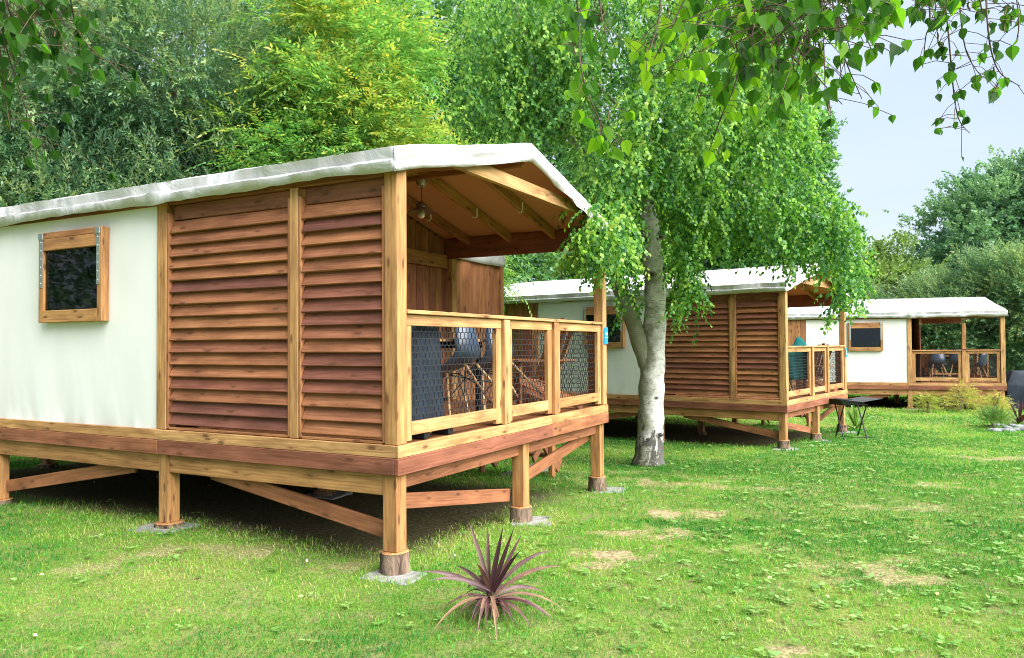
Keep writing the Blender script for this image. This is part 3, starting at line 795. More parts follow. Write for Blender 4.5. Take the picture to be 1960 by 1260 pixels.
# concrete pads under the legs
pi_ = 0
PADS = [(w1, g1, .03, .06, .46, .34, .05, 'cracked grey concrete slab under the front corner leg of the nearest cabin', 0),
        (w1, g1, .06, YP + .02, .50, .46, .1, 'square grey slab under the second leg of the nearest cabin, left of the louvres', 0),
        (w1, g1, 2.05, .02, .44, .42, .4, 'pale slab under the middle gable leg of the nearest cabin', 0),
        (w1, g1, W_ - .02, .0, .44, .40, .3, 'pale slab under the far gable leg of the nearest cabin', 0),
        (w1, g1, 2.0, YP, .5, .5, .2, 'shaded slab lying under the deck of the nearest cabin', 0),
        (w1, g1, W_ + 1.0, 1.55, .5, 1.4, 0., 'long pale slab at the foot of the stairs of the nearest cabin', 0),
        (w2, g2, .06, .05, .52, .44, .1, 'pale slab under the front corner leg of the middle cabin', 0),
        (w2, g2, 2.02, .03, .44, .4, .1, 'pale slab under the middle gable leg of the middle cabin', 0),
        (w2, g2, W_ - .05, .02, .46, .42, .2, 'pale slab under the far gable leg of the middle cabin', 0),
        (w3, g3, .1, YP, .5, .46, .1, 'pale slab under the leg in the middle of the long side of the farthest cabin', 0)]
SLABS = []
for wp_, gg, x, y, sx, sy, a, lab, _ in PADS:
    p = wp_(x, y, gg(x, y)); m_ = MB(); sx *= .82; sy *= .82; SLABS.append((p[0], p[1], sx * .42, sy * .42, atan2(*(w1(1, 0, 0) - w1(0, 0, 0))[[1, 0]]) + a - pi / 2))
    nx_, ny_ = 9, 8; P = []
    ring = []
    rr = [(-1, -1), (-.35, -1.03), (.3, -.97), (1, -1), (1.03, -.2), (.97, .4), (1, 1), (.2, 1.03), (-.4, .96), (-1, 1), (-.97, .3), (-1.03, -.4)]
    lp = [(cx * sx / 2 * random.uniform(.95, 1.05), cy_ * sy / 2 * random.uniform(.95, 1.05)) for cx, cy_ in rr]
    vs_ = [(u, v, -.05) for u, v in lp] + [(u, v, .006) for u, v in lp] + [(u * .95, v * .95, .014) for u, v in lp]
    n = len(lp)
    fs = [[i, (i + 1) % n, n + (i + 1) % n, n + i] for i in range(n)] + [[n + i, n + (i + 1) % n, 2 * n + (i + 1) % n, 2 * n + i] for i in range(n)] + [[2 * n + i for i in range(n)]]
    m_.add(vs_, fs, [[(0, 0)] * len(f) for f in fs])
    o = m_.build('paving_slab', M['conc']); o.location = p; o.rotation_euler = (0, 0, atan2(*(w1(1, 0, 0) - w1(0, 0, 0))[[1, 0]]) + a - pi / 2)
    tag(o, lab, 'slab', 'concrete slabs under the cabin legs')

# ------------------------------------------------------------------ foliage tools
def norm(a): return a / (np.linalg.norm(a, axis=-1, keepdims=True) + 1e-9)
def leaf_quads(P, D, Nn, ln, wd, fold=.18):
    """one kite-shaped leaf per row: base P, direction D, face normal Nn, length, width"""
    S = norm(np.cross(D, Nn)); Nn = norm(np.cross(S, D))
    ln = ln[:, None]; wd = wd[:, None]
    a = P; c = P + D * ln - Nn * ln * .12; mid = P + D * ln * .42 + Nn * ln * fold * .35
    b = mid + S * wd * .5 - Nn * wd * fold; d = mid - S * wd * .5 - Nn * wd * fold
    return np.stack([a, b, c, d], 1)      # (n,4,3)
def spray(kind, g):
    """a leafy twig growing along +x, hanging towards -z; returns (n,4,3) leaves"""
    if kind == 'birch':
        n = 15; t = np.linspace(.05, 1, n); ax = np.stack([t * .30, g.normal(0, .012, n), -.10 * t ** 2], 1)
        ang = np.arange(n) * 2.4 + g.normal(0, .5, n)
        D = norm(np.stack([.55 + 0 * t, np.cos(ang) * .8, np.sin(ang) * .55 - .75], 1)); Nn = norm(np.stack([g.normal(0, .5, n), g.normal(0, .5, n), .8 + 0 * t], 1))
        ln = g.uniform(.034, .056, n); return leaf_quads(ax, D, Nn, ln, ln * .78)
    if kind == 'willow':
        n = 16; t = np.linspace(.05, 1, n); ax = np.stack([t * .42, g.normal(0, .01, n), .10 * t - .08 * t ** 2], 1)
        ang = np.arange(n) * 2.4 + g.normal(0, .3, n)
        D = norm(np.stack([.75 + .25 * t, np.cos(ang) * .75, np.sin(ang) * .7 + .12], 1)); Nn = norm(np.stack([g.normal(-.3, .4, n), g.normal(0, .4, n), .8 + 0 * t], 1))
        ln = g.uniform(.065, .10, n); return leaf_quads(ax, D, Nn, ln, ln * .32, .12)
    if kind == 'ash':
        out_ = []
        for k in range(3):            # three pinnate leaves with paired leaflets
            n = 11; t = np.linspace(.2, 1, n); az = k * 2.1 + g.normal(0, .3)
            dirx = np.array([.6, cos(az) * .7, sin(az) * .5 + .15]); dirx /= np.linalg.norm(dirx); sd_ = np.cross(dirx, [0, 0, 1]); sd_ /= np.linalg.norm(sd_)
            base = np.outer(t * .30, dirx); base[:, 2] -= .10 * t ** 2
            sg = np.where(np.arange(n) % 2, 1, -1); sg[-1] = 0
            D = norm(dirx * .6 + sg[:, None] * sd_ * .8 + np.array([0, 0, -.25]) + g.normal(0, .1, (n, 3))); Nn = norm(np.array([0, 0, 1.]) + g.normal(0, .25, (n, 3)))
            ln = g.uniform(.06, .085, n); out_.append(leaf_quads(base + np.array([.08 * k, 0, 0]), D, Nn, ln, ln * .36, .12))
        return np.concatenate(out_)
    if kind == 'cypress':
        n = 16; t = np.linspace(.05, 1, n); ax = np.stack([t * .30, g.normal(0, .01, n), .12 * t - .26 * t ** 2], 1)
        ang = g.uniform(0, 6.28, n); D = norm(np.stack([.9 + 0 * t, np.cos(ang) * .7, np.sin(ang) * .4 - .4 * t], 1)); Nn = norm(g.normal(0, 1, (n, 3)))
        ln = g.uniform(.06, .13, n); return leaf_quads(ax, D, Nn, ln, ln * 0 + .011, .1)
    n = 13; t = np.linspace(.05, 1, n); ax = np.stack([t * .32, g.normal(0, .03, n), .06 * t - .08 * t ** 2], 1)     # broad
    ang = np.arange(n) * 2.4 + g.normal(0, .4, n)
    D = norm(np.stack([.6 + 0 * t, np.cos(ang) * .8, np.sin(ang) * .6 - .1], 1)); Nn = norm(np.stack([g.normal(-.2, .4, n), g.normal(0, .4, n), .8 + 0 * t], 1))
    ln = g.uniform(.075, .115, n); return leaf_quads(ax, D, Nn, ln, ln * .8, .15)
def place_sprays(kind, P, D, S, R0, g, rspread=.16, nt_=7):
    """P positions, D directions, S scales, R0 base tone per spray"""
    V = []; Rn = []
    tm = [spray(kind, g) for _ in range(nt_)]; pick = g.integers(0, nt_, len(P))
    D = norm(D)
    for k in range(nt_):
        i = np.where(pick == k)[0]
        if not len(i): continue
        d = D[i]; up = np.tile([0, 0, 1.], (len(i), 1)) + g.normal(0, .25, (len(i), 3))
        y = norm(np.cross(up, d)); z = np.cross(d, y)
        R = np.stack([d, y, z], 2)            # columns
        v = np.einsum('nij,lkj->nlki', R, tm[k]) * S[i][:, None, None, None] + P[i][:, None, None, :]
        V.append(v.reshape(-1, 3)); m_ = len(tm[k])
        Rn.append((R0[i][:, None] + g.normal(0, rspread, (len(i), m_))).ravel())
    V = np.concatenate(V); Rn = np.clip(np.concatenate(Rn), 0, 1)
    return V, np.arange(len(V)).reshape(-1, 4), Rn
def crown_points(blobs, n_cl, per, g, csize=.45, shell=.45, up=.25, cut=None):
    """clumps spread through ellipsoids (centre, radii, weight); returns spray positions, directions, tones"""
    P = []; D = []; T = []
    wts = np.array([b[2] for b in blobs], float); wts /= wts.sum()
    for (c, r, _), k in zip(blobs, (wts * n_cl).astype(int)):
        c = np.array(c); r = np.array(r)
        u = norm(g.normal(0, 1, (k, 3))); rad = (shell + (1 - shell) * g.random(k) ** .6) * (1 + g.normal(0, .07, k))
        q = c + u * rad[:, None] * r
        if cut is not None: q = q[cut(q)]; u = norm((q - c) / r)
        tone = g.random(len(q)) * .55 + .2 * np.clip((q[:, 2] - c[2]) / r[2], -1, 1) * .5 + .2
        cs_ = csize * g.uniform(.6, 1.3, len(q))
        for i in range(len(q)):
            off = g.normal(0, 1, (per, 3)) * cs_[i] * np.array([1, 1, .75]) * .55
            P.append(q[i] + off); D.append(u[i] * .8 + off / cs_[i] * .8 + np.array([0, 0, up]) + g.normal(0, .25, (per, 3))); T.append(np.full(per, tone[i]) + g.normal(0, .08, per))
    return np.concatenate(P), np.concatenate(D), np.concatenate(T)
def trunk_mesh(mb, base, top, r0, r1, g, limbs=(), seg=8, wob=.08):
    base, top = np.array(base, float), np.array(top, float); pts = []
    for k in range(seg + 1):
        f = k / seg; p = base + (top - base) * f
        if 0 < k < seg: p = p + np.array([g.normal(0, wob), g.normal(0, wob), 0])
        pts.append(p)
    mb.tube(pts, [r0 * (1.35 if k == 0 else 1) * (1 - k / seg) + r1 * k / seg for k in range(seg + 1)], 10)
    for e in limbs:
        f = g.uniform(.3, .8); p = base + (top - base) * f; e = np.array(e, float); mid = (p + e) / 2 + np.array([0, 0, .25])
        mb.tube([p, mid, e], [r0 * .38, r0 * .22, r0 * .06], 6)
def tree(name, label, base, height, r0, blobs, kind, mat, n_cl, per, scale, seed, csize=.45, up=.25, group='trees behind the cabins', shell=.45, cat='tree', tone=0, cut=None, ztone=0):
    g = np.random.default_rng(seed)
    bz = float(gz(base[0], base[1])); root = empty(name, (base[0], base[1], bz), 0, label, cat, group)
    lb = [((c[0], c[1], c[2]), r, w_) for c, r, w_ in blobs]
    P, D, T = crown_points(lb, n_cl, per, g, csize, shell, up, cut)
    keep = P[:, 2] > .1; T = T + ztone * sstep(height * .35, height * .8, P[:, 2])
    V, Fq, Rn = place_sprays(kind, P[keep], D[keep], g.uniform(.8, 1.25, keep.sum()) * scale, T[keep] + tone, g)
    m_ = MB(); limbs = []
    for c, r, _ in lb:
        for k in range(7):
            u = norm(g.normal(0, 1, 3)); u[2] = abs(u[2]) * .7; limbs.append(np.array(c) + u * np.array(r) * .75)
    trunk_mesh(m_, (0, 0, -.1), (lb[0][0][0], lb[0][0][1], height * .85), r0, r0 * .15, g, limbs)
    m_.build('trunk', M['bark'], root, smooth=True)
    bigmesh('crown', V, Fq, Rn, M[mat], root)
    return root
def xy(u, Y): return ((u - 980) / F * Y, Y)

# trees behind the cabins (blob coordinates are relative to the trunk's foot)
SW = 'sallow'
x, y = xy(30, 14.6); T1 = tree('sallow_tree', 'dense grey-green narrow-leaved tree at the far left behind the nearest cabin', (x, y), 9, .22,
     [((0, 0, 3.4), (2.9, 1.9, 3.2), 1), ((.4, .2, 6.6), (2.6, 1.8, 2.6), .8)], 'willow', 'leaf_willow', 400, 26, 1.15, 11, .55)
x, y = xy(345, 15.2); T2 = tree('sallow_tree', 'tall grey-green narrow-leaved tree left of the yellow-green ash, behind the nearest cabin', (x, y), 9.5, .22,
     [((0, 0, 3.6), (2.7, 1.7, 3.3), 1), ((-.1, .2, 7.2), (2.5, 1.8, 2.6), .8)], 'willow', 'leaf_willow', 420, 26, 1.15, 12, .55, tone=.03)
T3 = copy_tree(T1); T3.location = (-13.6, 12.6, float(gz(-13.6, 12.6))); T3.rotation_euler = (0, 0, 2.2); T3['label'] = 'unseen grey-green tree added outside the left edge beyond the nearest cabin'  # unseen, added to darken the window reflection and the left side
T5 = copy_tree(T1); T5.location = (-12.8, 5.6, float(gz(-12.8, 5.6))); T5.rotation_euler = (0, 0, 4.0); T5['label'] = 'unseen grey-green tree added outside the left edge beside the nearest cabin'  # unseen, added where the near window's reflection falls, to darken the pane
T4 = copy_tree(T2); T4.location = (-11.5, 18.5, float(gz(-11.5, 18.5))); T4.rotation_euler = (0, 0, 1.2); T4['label'] = 'grey-green tree standing behind the far-left sallow'
x, y = xy(628, 14.6); tree('ash_tree', 'bright yellow-green feathery ash rising behind the roof of the nearest cabin', (x, y), 9, .16,
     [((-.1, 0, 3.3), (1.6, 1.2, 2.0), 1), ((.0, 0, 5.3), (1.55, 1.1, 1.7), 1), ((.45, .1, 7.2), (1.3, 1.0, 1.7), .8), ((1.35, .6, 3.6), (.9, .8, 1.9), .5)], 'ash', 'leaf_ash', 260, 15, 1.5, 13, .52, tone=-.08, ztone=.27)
x, y = xy(868, 15.6); tree('ash_tree', 'smaller yellowish ash sapling between the big ash and the birch crown', (x, y), 6, .09,
     [((0, 0, 4.2), (.75, .7, 1.9), 1)], 'ash', 'leaf_ash', 70, 13, 1.5, 14, .38, tone=-.02, ztone=.2)
x, y = xy(800, 20.5); TM = tree('maple_tree', 'dark green broad-leaved maple in the gap behind the two yellowish ashes', (x, y), 13, .3,
     [((0, 0, 5), (3.4, 2.4, 4.2), 1), ((0, 0, 9.5), (3.2, 2.2, 3), .7)], 'broad', 'leaf_maple', 300, 22, 1.3, 15, .7)
x, y = xy(1075, 23); tree('feathery_shrub', 'drooping green shrub behind the left end of the middle cabin', (x, y), 5.5, .12,
     [((0, 0, 2.6), (2.6, 1.4, 2.7), 1), ((2.2, .3, 3.2), (1.8, 1.3, 3.0), .7)], 'willow', 'leaf_ash', 220, 20, 1.3, 16, .5, up=-.5, cat='shrub', tone=-.12)
x, y = xy(1190, 21.5); tree('hazel_bush', 'sunlit yellow-green bush seen through the fork of the birch', (x, y), 5.5, .1,
     [((0, 0, 3.5), (1.3, 1.0, 2.4), 1)], 'broad', 'leaf_ash', 90, 18, 1.2, 17, .45, cat='bush', tone=-.02)
x, y = xy(1470, 26); TMa = tree('maple_tree', 'tall dark maple behind the birch with its edge against the open sky', (x, y), 12, .3,
     [((-.3, 0, 4.6), (2.4, 2, 4.2), 1), ((-.2, 0, 8.2), (1.9, 1.7, 2.6), .6)], 'broad', 'leaf_maple', 260, 22, 1.25, 18, .6, tone=.06)
TMb = copy_tree(TM); x, y = xy(1310, 29); TMb.location = (x, y, -.3); TMb.scale = (1, 1, .72); TMb.rotation_euler = (0, 0, 1.9); TMb['label'] = 'dark maple straight behind the birch crown, hidden for the most part'
x, y = xy(1045, 30); TMc = copy_tree(TM); TMc.location = (x, y, -.3); TMc.rotation_euler = (0, 0, 3.9); TMc['label'] = 'dark maple behind the roof peak of the nearest cabin'
x, y = xy(560, 23); TMd = copy_tree(TM); TMd.location = (x, y, -.3); TMd.rotation_euler = (0, 0, 5.1); TMd['label'] = 'dark maple behind the yellow-green ash'
x, y = xy(1700, 37); tree('lime_tree', 'small light green round tree on the skyline between birch and big oak', (x, y), 6.5, .15,
     [((0, 0, 4.0), (2.2, 1.8, 2.5), 1), ((1.8, .3, 3.4), (1.6, 1.5, 2.0), .6)], 'broad', 'leaf_lime', 150, 18, 1.4, 19, .5)
x, y = xy(1985, 44); OK = tree('oak_tree', 'huge rounded dark green oak at the right edge behind the farthest cabin', (x, y), 13, .45,
     [((0, 0, 6.0), (6.9, 5, 5.6), 1), ((1.2, 0, 8.6), (5.4, 4, 4.3), .6)], 'broad', 'leaf_oak', 760, 30, 1.55, 20, .85, shell=.6)
x, y = xy(1710, 33); HB = tree('privet_bush', 'low olive-green rounded bush above the roof of the farthest cabin', (x, y), 4, .1,
     [((-1.3, 0, 2.3), (1.9, 1.3, 1.7), 1), ((1.2, 0, 2.3), (1.9, 1.3, 1.7), 1)], 'willow', 'leaf_lime', 190, 20, 1.2, 21, .45, group='bushes behind the farthest cabin', cat='bush', tone=-.1)
x, y = xy(1895, 28.5); WB = tree('sallow_bush', 'grey-green bush right behind the terrace of the farthest cabin', (x, y), 4.5, .12,
     [((0, 0, 2.2), (2.5, 1.5, 2.9), 1), ((.6, 0, 3.7), (1.6, 1.2, 1.6), .5)], 'willow', 'leaf_willow', 230, 24, 1.25, 22, .5, group='bushes behind the farthest cabin', cat='bush', tone=.08)
for (u, Y, rz, sc2, lab) in ((1790, 29.5, 1.3, .85, 'grey-green bush behind the left half of the far terrace'), (2020, 27, 2.6, 1.0, 'grey-green bush at the right edge beside the covered grill'),
                           (1640, 31, 4.0, .8, 'grey-green bush behind the canvas wall of the farthest cabin'), (1480, 29, 5.2, .9, 'grey-green bush behind the middle cabin')):
    c = copy_tree(WB); x, y = xy(u, Y); c.location = (x, y, float(gz(x, y))); c.rotation_euler = (0, 0, rz); c.scale = (sc2,) * 3; c['label'] = lab
for (u, Y, rz, lab) in ((2230, 47, 2.0, 'oak outside the right edge of the view'), (1560, 60, 3.3, 'distant oak behind the birch and the middle cabin'), (1270, 48, 4.4, 'distant oak hidden behind the birch'), (700, 40, 1.1, 'distant oak behind the left trees')):
    c = copy_tree(OK); x, y = xy(u, Y); c.location = (x, y, -.3); c.rotation_euler = (0, 0, rz); c['label'] = lab
    if u == 1560: c.scale = (.62,) * 3
# far belt of woodland closing the horizon
g = np.random.default_rng(40); nb = 5200
bx_ = g.uniform(-70, 95, nb); by_ = 62 + g.normal(0, 2.5, nb) + .0015 * bx_ ** 2; bz_ = -.3 + g.random(nb) ** .8 * (3.6 + 1.6 * fbm(bx_ * .12, bx_ * 0 + 1.5))
V, Fq, Rn = place_sprays('broad', np.stack([bx_, by_, bz_], 1), g.normal(0, 1, (nb, 3)) + np.array([0, -.4, .3]), g.uniform(2.6, 4.2, nb), g.random(nb) * .6 + .1, g)
tag(bigmesh('woodland', V, Fq, Rn, M['leaf_oak']), 'low dark belt of woodland along the horizon', 'woodland', kind='stuff')

# ------------------------------------------------------------------ the birch between the cabins
g = np.random.default_rng(50)
BX, BY = gpt(1241, 890)[:2]; BZ = float(gz(BX, BY))
birch = empty('birch_tree', (BX, BY, BZ), 0, 'large silver birch with forked white trunk and drooping crown between the cabins', 'tree')
def bl(u, v, Y=None): return at(u, v, BY if Y is None else Y) - np.array([BX, BY, BZ])
m_ = MB()
def thick(pts, px, n=18):
    P = [bl(*p) for p in pts]; R = [.84 * w_ / 2 / F * (BY if len(p) < 3 else p[2]) for p, w_ in zip(pts, px)]
    # resample smoothly
    PP = []; RR = []
    for i in range(len(P) - 1):
        for k in range(4):
            f = k / 4; p0 = P[max(i - 1, 0)]; p1, p2 = P[i], P[i + 1]; p3 = P[min(i + 2, len(P) - 1)]
            PP.append(.5 * (2 * p1 + (p2 - p0) * f + (2 * p0 - 5 * p1 + 4 * p2 - p3) * f * f + (3 * p1 - p0 - 3 * p2 + p3) * f ** 3)); RR.append(R[i] * (1 - f) + R[i + 1] * f)
    PP.append(P[-1]); RR.append(R[-1])
    RR = [r * (1 + .05 * math.sin(i * 1.7)) for i, r in enumerate(RR)]
    m_.tube(PP, RR, n, 0.0)
thick([(1241, 905), (1241, 890), (1243, 860), (1246, 800), (1247, 740), (1250, 690), (1254, 600), (1253, 540), (1247, 470), (1240, 400), (1236, 330), (1246, 230, 10.9), (1262, 100, 11), (1270, -60, 11.2), (1285, -300, 11.3)],
      [86, 76, 64, 58, 58, 54, 49, 47, 43, 41, 34, 26, 22, 17, 8])
thick([(1240, 700), (1228, 665), (1206, 600), (1184, 545), (1172, 500), (1178, 450), (1170, 400), (1150, 330), (1118, 290, 10.6), (1085, 255, 10.4), (1040, 170, 10.2), (1000, 60, 10), (960, -80, 9.9)],
      [40, 40, 37, 34, 31, 27, 24, 21, 18, 17, 12, 10, 5], 14)
thick([(1176, 545), (1166, 520), (1163, 500)], [16, 15, 13], 8)
thick([(1240, 330), (1290, 290, 10.9), (1340, 210, 11.0), (1380, 120, 11.2), (1430, -40, 11.4)], [22, 19, 16, 13, 6], 10)
thick([(1246, 270), (1320, 330, 10.6), (1420, 350, 10.3), (1520, 390, 10.1), (1590, 430, 9.9)], [12, 10, 8, 6, 3], 8)
thick([(1244, 300), (1340, 380, 11.4), (1440, 430, 11.8), (1500, 470, 12)], [10, 8, 6, 3], 8)
thick([(1236, 250), (1160, 180, 11.3), (1080, 100, 11.6), (990, 60, 11.8)], [12, 9, 7, 4], 8)
# eyes and scars on the bark
for u, v, s_ in ((1229, 463, 13), (1262, 455, 9), (1243, 527, 11), (1268, 517, 12), (1274, 534, 8), (1252, 760, 5), (1236, 838, 8), (1258, 830, 7)):
    c = bl(u, v); r = s_ / F * BY; c = c + np.array([0, -.145 if v < 700 else -.18, 0])
    if u > 1260 and v < 700: c = c + np.array([0, .07, 0])
    for rr, tt in ((1, .55), (.55, .95)):
        P = []
        for a in np.linspace(0, 2 * pi, 13)[:-1]: P.append(c + np.array([cos(a) * r * rr, -.004 / rr, sin(a) * r * .62 * rr]))
        vs_ = [c + np.array([0, -.012 / rr, 0])] + P + [p + np.array([0, .12, 0]) for p in P]
        fs = [[0, 1 + k, 1 + (k + 1) % 12] for k in range(12)] + [[1 + k, 13 + k, 13 + (k + 1) % 12, 1 + (k + 1) % 12] for k in range(12)]
        m_.add(vs_, fs, [[(0, 0)] * len(f) for f in fs], tt)
m_.build('trunk', M['birch'], birch, smooth=60)
# crown: hanging strands of small leaves
def strand_set(P, Ls, g, sway=.12):
    A = []; D = []; T = []
    for p, l in zip(P, Ls):
        k = max(1, int(l / .17)); t0 = g.random() * .75 + .05; d = np.array([g.normal(0, sway), g.normal(0, sway), -1.])
        for j in range(k):
            q = p + d * (j * .17) + g.normal(0, .03, 3); A.append(q); D.append(np.array([g.normal(0, .75), g.normal(0, .75), -.55])); T.append(t0 + g.normal(0, .07))
    return np.array(A), np.array(D), np.array(T)
PS = []; LS = []
c0 = np.array([0, .1, 4.6])
n_st = 1350
u_ = norm(g.normal(0, 1, (n_st, 3))); rad = (.35 + .65 * g.random(n_st) ** .5)
q_ = np.array([.05, .1, 5.4]) + u_ * rad[:, None] * np.array([2.75, 2.5, 2.7])
for p in q_: PS.append(p); LS.append(g.uniform(.4, 1.35))
# explicit curtains: (u range, top v range, length m range, depth range, count)
for u0, u1, v0, v1, l0, l1, y0, y1, n in ((1100, 1200, 375, 455, .2, .62, 7.8, 8.7, 85), (1130, 1205, 290, 400, .3, .8, 8.9, 9.6, 80), (1135, 1200, 420, 470, .2, .45, 8.0, 8.8, 30), (1150, 1200, 430, 480, .3, .6, 9.4, 10.3, 45), (880, 1110, -40, 180, .5, 1.3, 9.6, 12.5, 330), (1010, 1130, 180, 250, .3, .7, 10, 12, 120),
                                  (1285, 1340, 440, 540, .4, .85, 9.6, 10.4, 42), (1290, 1500, 330, 400, .3, .7, 9.4, 11.5, 170), (1440, 1600, 330, 440, .3, .75, 9.2, 11, 170), (1490, 1545, 470, 520, .2, .45, 9.4, 10.2, 30),
                                  (1560, 1640, 380, 500, .25, .7, 9.2, 10.6, 110), (1600, 1625, 520, 570, .3, .6, 9.6, 10, 12), (1180, 1235, 290, 330, .2, .4, 9.6, 10.2, 45), (1250, 1300, 300, 390, .2, .7, 9.7, 10.5, 60),
                                  (1195, 1310, 20, 300, .35, .9, 8.9, 10.2, 130), (1300, 1560, 120, 260, .4, 1.0, 9.5, 12.5, 220), (1190, 1230, 580, 640, .15, .3, 10.3, 10.5, 5)):
    for _ in range(n):
        Y = g.uniform(y0, y1); PS.append(bl(g.uniform(u0, u1), g.uniform(v0, v1), Y)); LS.append(g.uniform(l0, l1))
A, D, T = strand_set(np.array(PS), np.array(LS), g)
wpx = A + np.array([BX, BY, BZ]); px = pix(wpx)
inside = (px[:, 0] > 1203) & (px[:, 0] < 1292) & (px[:, 1] > 372 - 8) & (wpx[:, 1] < BY + .2)
sky_gap = (px[:, 0] > 1560) & (px[:, 1] < 340 + (px[:, 0] - 1560) * .2) | (px[:, 0] > 1648)
roofgap = (px[:, 0] < 1108) & (px[:, 1] > 268)
right_low = (px[:, 0] > 1345) & (px[:, 0] < 1470) & (px[:, 1] > 500) | (px[:, 0] > 1290) & (px[:, 0] <= 1345) & (px[:, 1] > 650) | (px[:, 0] < 1203) & (px[:, 1] > 505) & (px[:, 0] < 1180) | (px[:, 1] > 690)
fence_ = (px[:, 0] > 1470) & (px[:, 0] < 1600) & (px[:, 1] > 490) | (px[:, 0] >= 1600) & (px[:, 1] > 585) | (px[:, 0] > 1340) & (px[:, 0] < 1475) & (px[:, 1] > 462) | (px[:, 0] > 1290) & (px[:, 0] <= 1345) & (px[:, 1] > 610) | (px[:, 0] < 1108) & (px[:, 1] > 240)
keep = ~(inside | sky_gap | roofgap | right_low | fence_)
keep |= inside & (np.random.default_rng(3).random(len(A)) < .012)
V, Fq, Rn = place_sprays('birch', A[keep], D[keep], g.uniform(1.0, 1.4, keep.sum()), T[keep], g, .22)
bigmesh('crown', V, Fq, Rn, M['leaf_birch'], birch)
print('birch leaves', len(Fq))

# ------------------------------------------------------------------ terrace furniture
def make_chair(label, cat='chair', group='dark shell chairs on the terraces'):
    root = empty('shell_chair', (0, 0, 0), 0, label, cat, group)
    prof = [(.235, .425), (.22, .445), (.12, .445), (0, .435), (-.10, .432), (-.165, .45), (-.205, .50), (-.228, .58), (-.245, .68), (-.258, .78), (-.265, .84)]
    hw = [.19, .215, .23, .235, .235, .235, .232, .225, .21, .175, .12]
    X = np.zeros((len(prof), 11, 3))
    for i, ((y, z), h) in enumerate(zip(prof, hw)):
        for j, t in enumerate(np.linspace(-1, 1, 11)):
            back = min(1, max(0, (z - .45) / .15)); arm = math.exp(-((i - 5.5) / 2.2) ** 2)
            X[i, j] = (h * t * (1 - .06 * t * t), y + back * .075 * t * t + arm * .05 * t ** 4, z + (1 - back) * (.035 * t * t) + arm * .10 * abs(t) ** 3)
    m_ = MB(); m_.grid(X); s_ = m_.build('shell', M['shell'], root, smooth=True)
    md = s_.modifiers.new('thickness', 'SOLIDIFY'); md.thickness = .008
    for sx in (-1, 1):
        for sy in (-1, 1):
            m_ = MB(); m_.tube([(sx * .12, sy * .10, .425), (sx * .215, sy * .215 - .01, 0)], [.013, .010], 8); m_.build('leg', M['beech'], root, smooth=True)
    m_ = MB()
    for a, b in (((-.12, -.1, .41), (.165, .155, .21)), ((.12, -.1, .41), (-.165, .155, .21)), ((-.12, .1, .41), (.165, -.155, .21)), ((.12, .1, .41), (-.165, -.155, .21)), ((-.13, -.1, .415), (.13, -.1, .415)), ((-.13, .1, .415), (.13, .1, .415))):
        m_.tube([a, b], .006, 6)
    m_.build('wire_frame', M['blackmetal'], root)
    return root
def make_table(label, lx_=1.35, ly_=.85):
    root = empty('terrace_table', (0, 0, 0), 0, label, 'table', 'tables on the terraces')
    m_ = MB(); n = 6
    for k in range(n): m_.box((-lx_ / 2 + (k + .5) * lx_ / n, 0, .735), (lx_ / n - .006, ly_, .03), None, GOLD(), .004, 1)
    m_.build('tabletop', M['wood'], root)
    m_ = MB()
    for sy in (-1, 1): m_.box((0, sy * (ly_ / 2 - .06), .69), (lx_ - .1, .03, .058))
    for sx in (-1, 1): m_.box((sx * (lx_ / 2 - .07), 0, .689), (.03, ly_ - .16, .056))
    m_.build('apron', M['blackmetal'], root)
    for sx in (-1, 1):
        for sy in (-1, 1):
            m_ = MB(); m_.box((sx * (lx_ / 2 - .075), sy * (ly_ / 2 - .075) - sy * .005, .33), (.045, .045, .66)); m_.build('leg', M['blackmetal'], root)
    m_ = MB(); m_.box((0, 0, .15), (lx_ - .2, .03, .04)); m_.build('stretcher', M['blackmetal'], root)
    return root
def make_armchair(label):
    root = empty('slatted_armchair', (0, 0, 0), 0, label, 'armchair', 'wooden armchairs on the terraces')
    m_ = MB()
    for k in range(5):
        x = -.22 + k * .11; h = .62 + .10 * (1 - (abs(k - 2) / 2) ** 2)
        m_.bar((x, -.16, .26), (x * 1.12, -.40, .26 + h), .095, .018, random.uniform(.35, .55), (0, 1, 0))
    m_.build('backrest', M['wood'], root)
    m_ = MB()
    for k in range(5): m_.bar((-.27, .28 - k * .105, .36 - k * .022), (.27, .28 - k * .105, .36 - k * .022), .09, .018, random.uniform(.35, .55))
    m_.build('seat', M['wood'], root)
    for sx in (-1, 1):
        m_ = MB(); m_.box((sx * .33, -.02, .52), (.11, .68, .022), None, .45); m_.build('armrest', M['wood'], root)
        m_ = MB(); m_.box((sx * .30, .27, .255), (.09, .03, .508), None, .5); m_.build('leg', M['wood'], root)
        m_ = MB(); m_.bar((sx * .29, .26, .33), (sx * .29, -.48, .03), .03, .10, .5); m_.build('leg', M['wood'], root)
    return root
def put(o, wp_, x, y, psi, rz=0., tilt=0., dz=0.):
    o.location = wp_(x, y, ZD + .002 + dz); o.rotation_euler = (-tilt, 0, psi + rz)
    return o
PS1, PS2, PS3 = 1.0831, .9194, 1.2816
ch = make_chair('dark shell chair tipped against the table behind the first netted panel of the nearest cabin')
tl = radians(24)
put(ch, w1, 1.80, .42, PS1, .12, tl, .21 * sin(tl))
def chair(lab, wp_, x, y, psi, rz=0., tilt=0.):
    c = copy_tree(ch); c['label'] = lab
    return put(c, wp_, x, y, psi, rz, tilt, .21 * sin(tilt))
chair('dark shell chair with raised pale legs behind the middle netted panel of the nearest cabin', w1, 2.42, .40, PS1, -.10, radians(27))
chair('dark shell chair at the near end of the table of the nearest cabin', w1, .95, .95, PS1, -1.5)
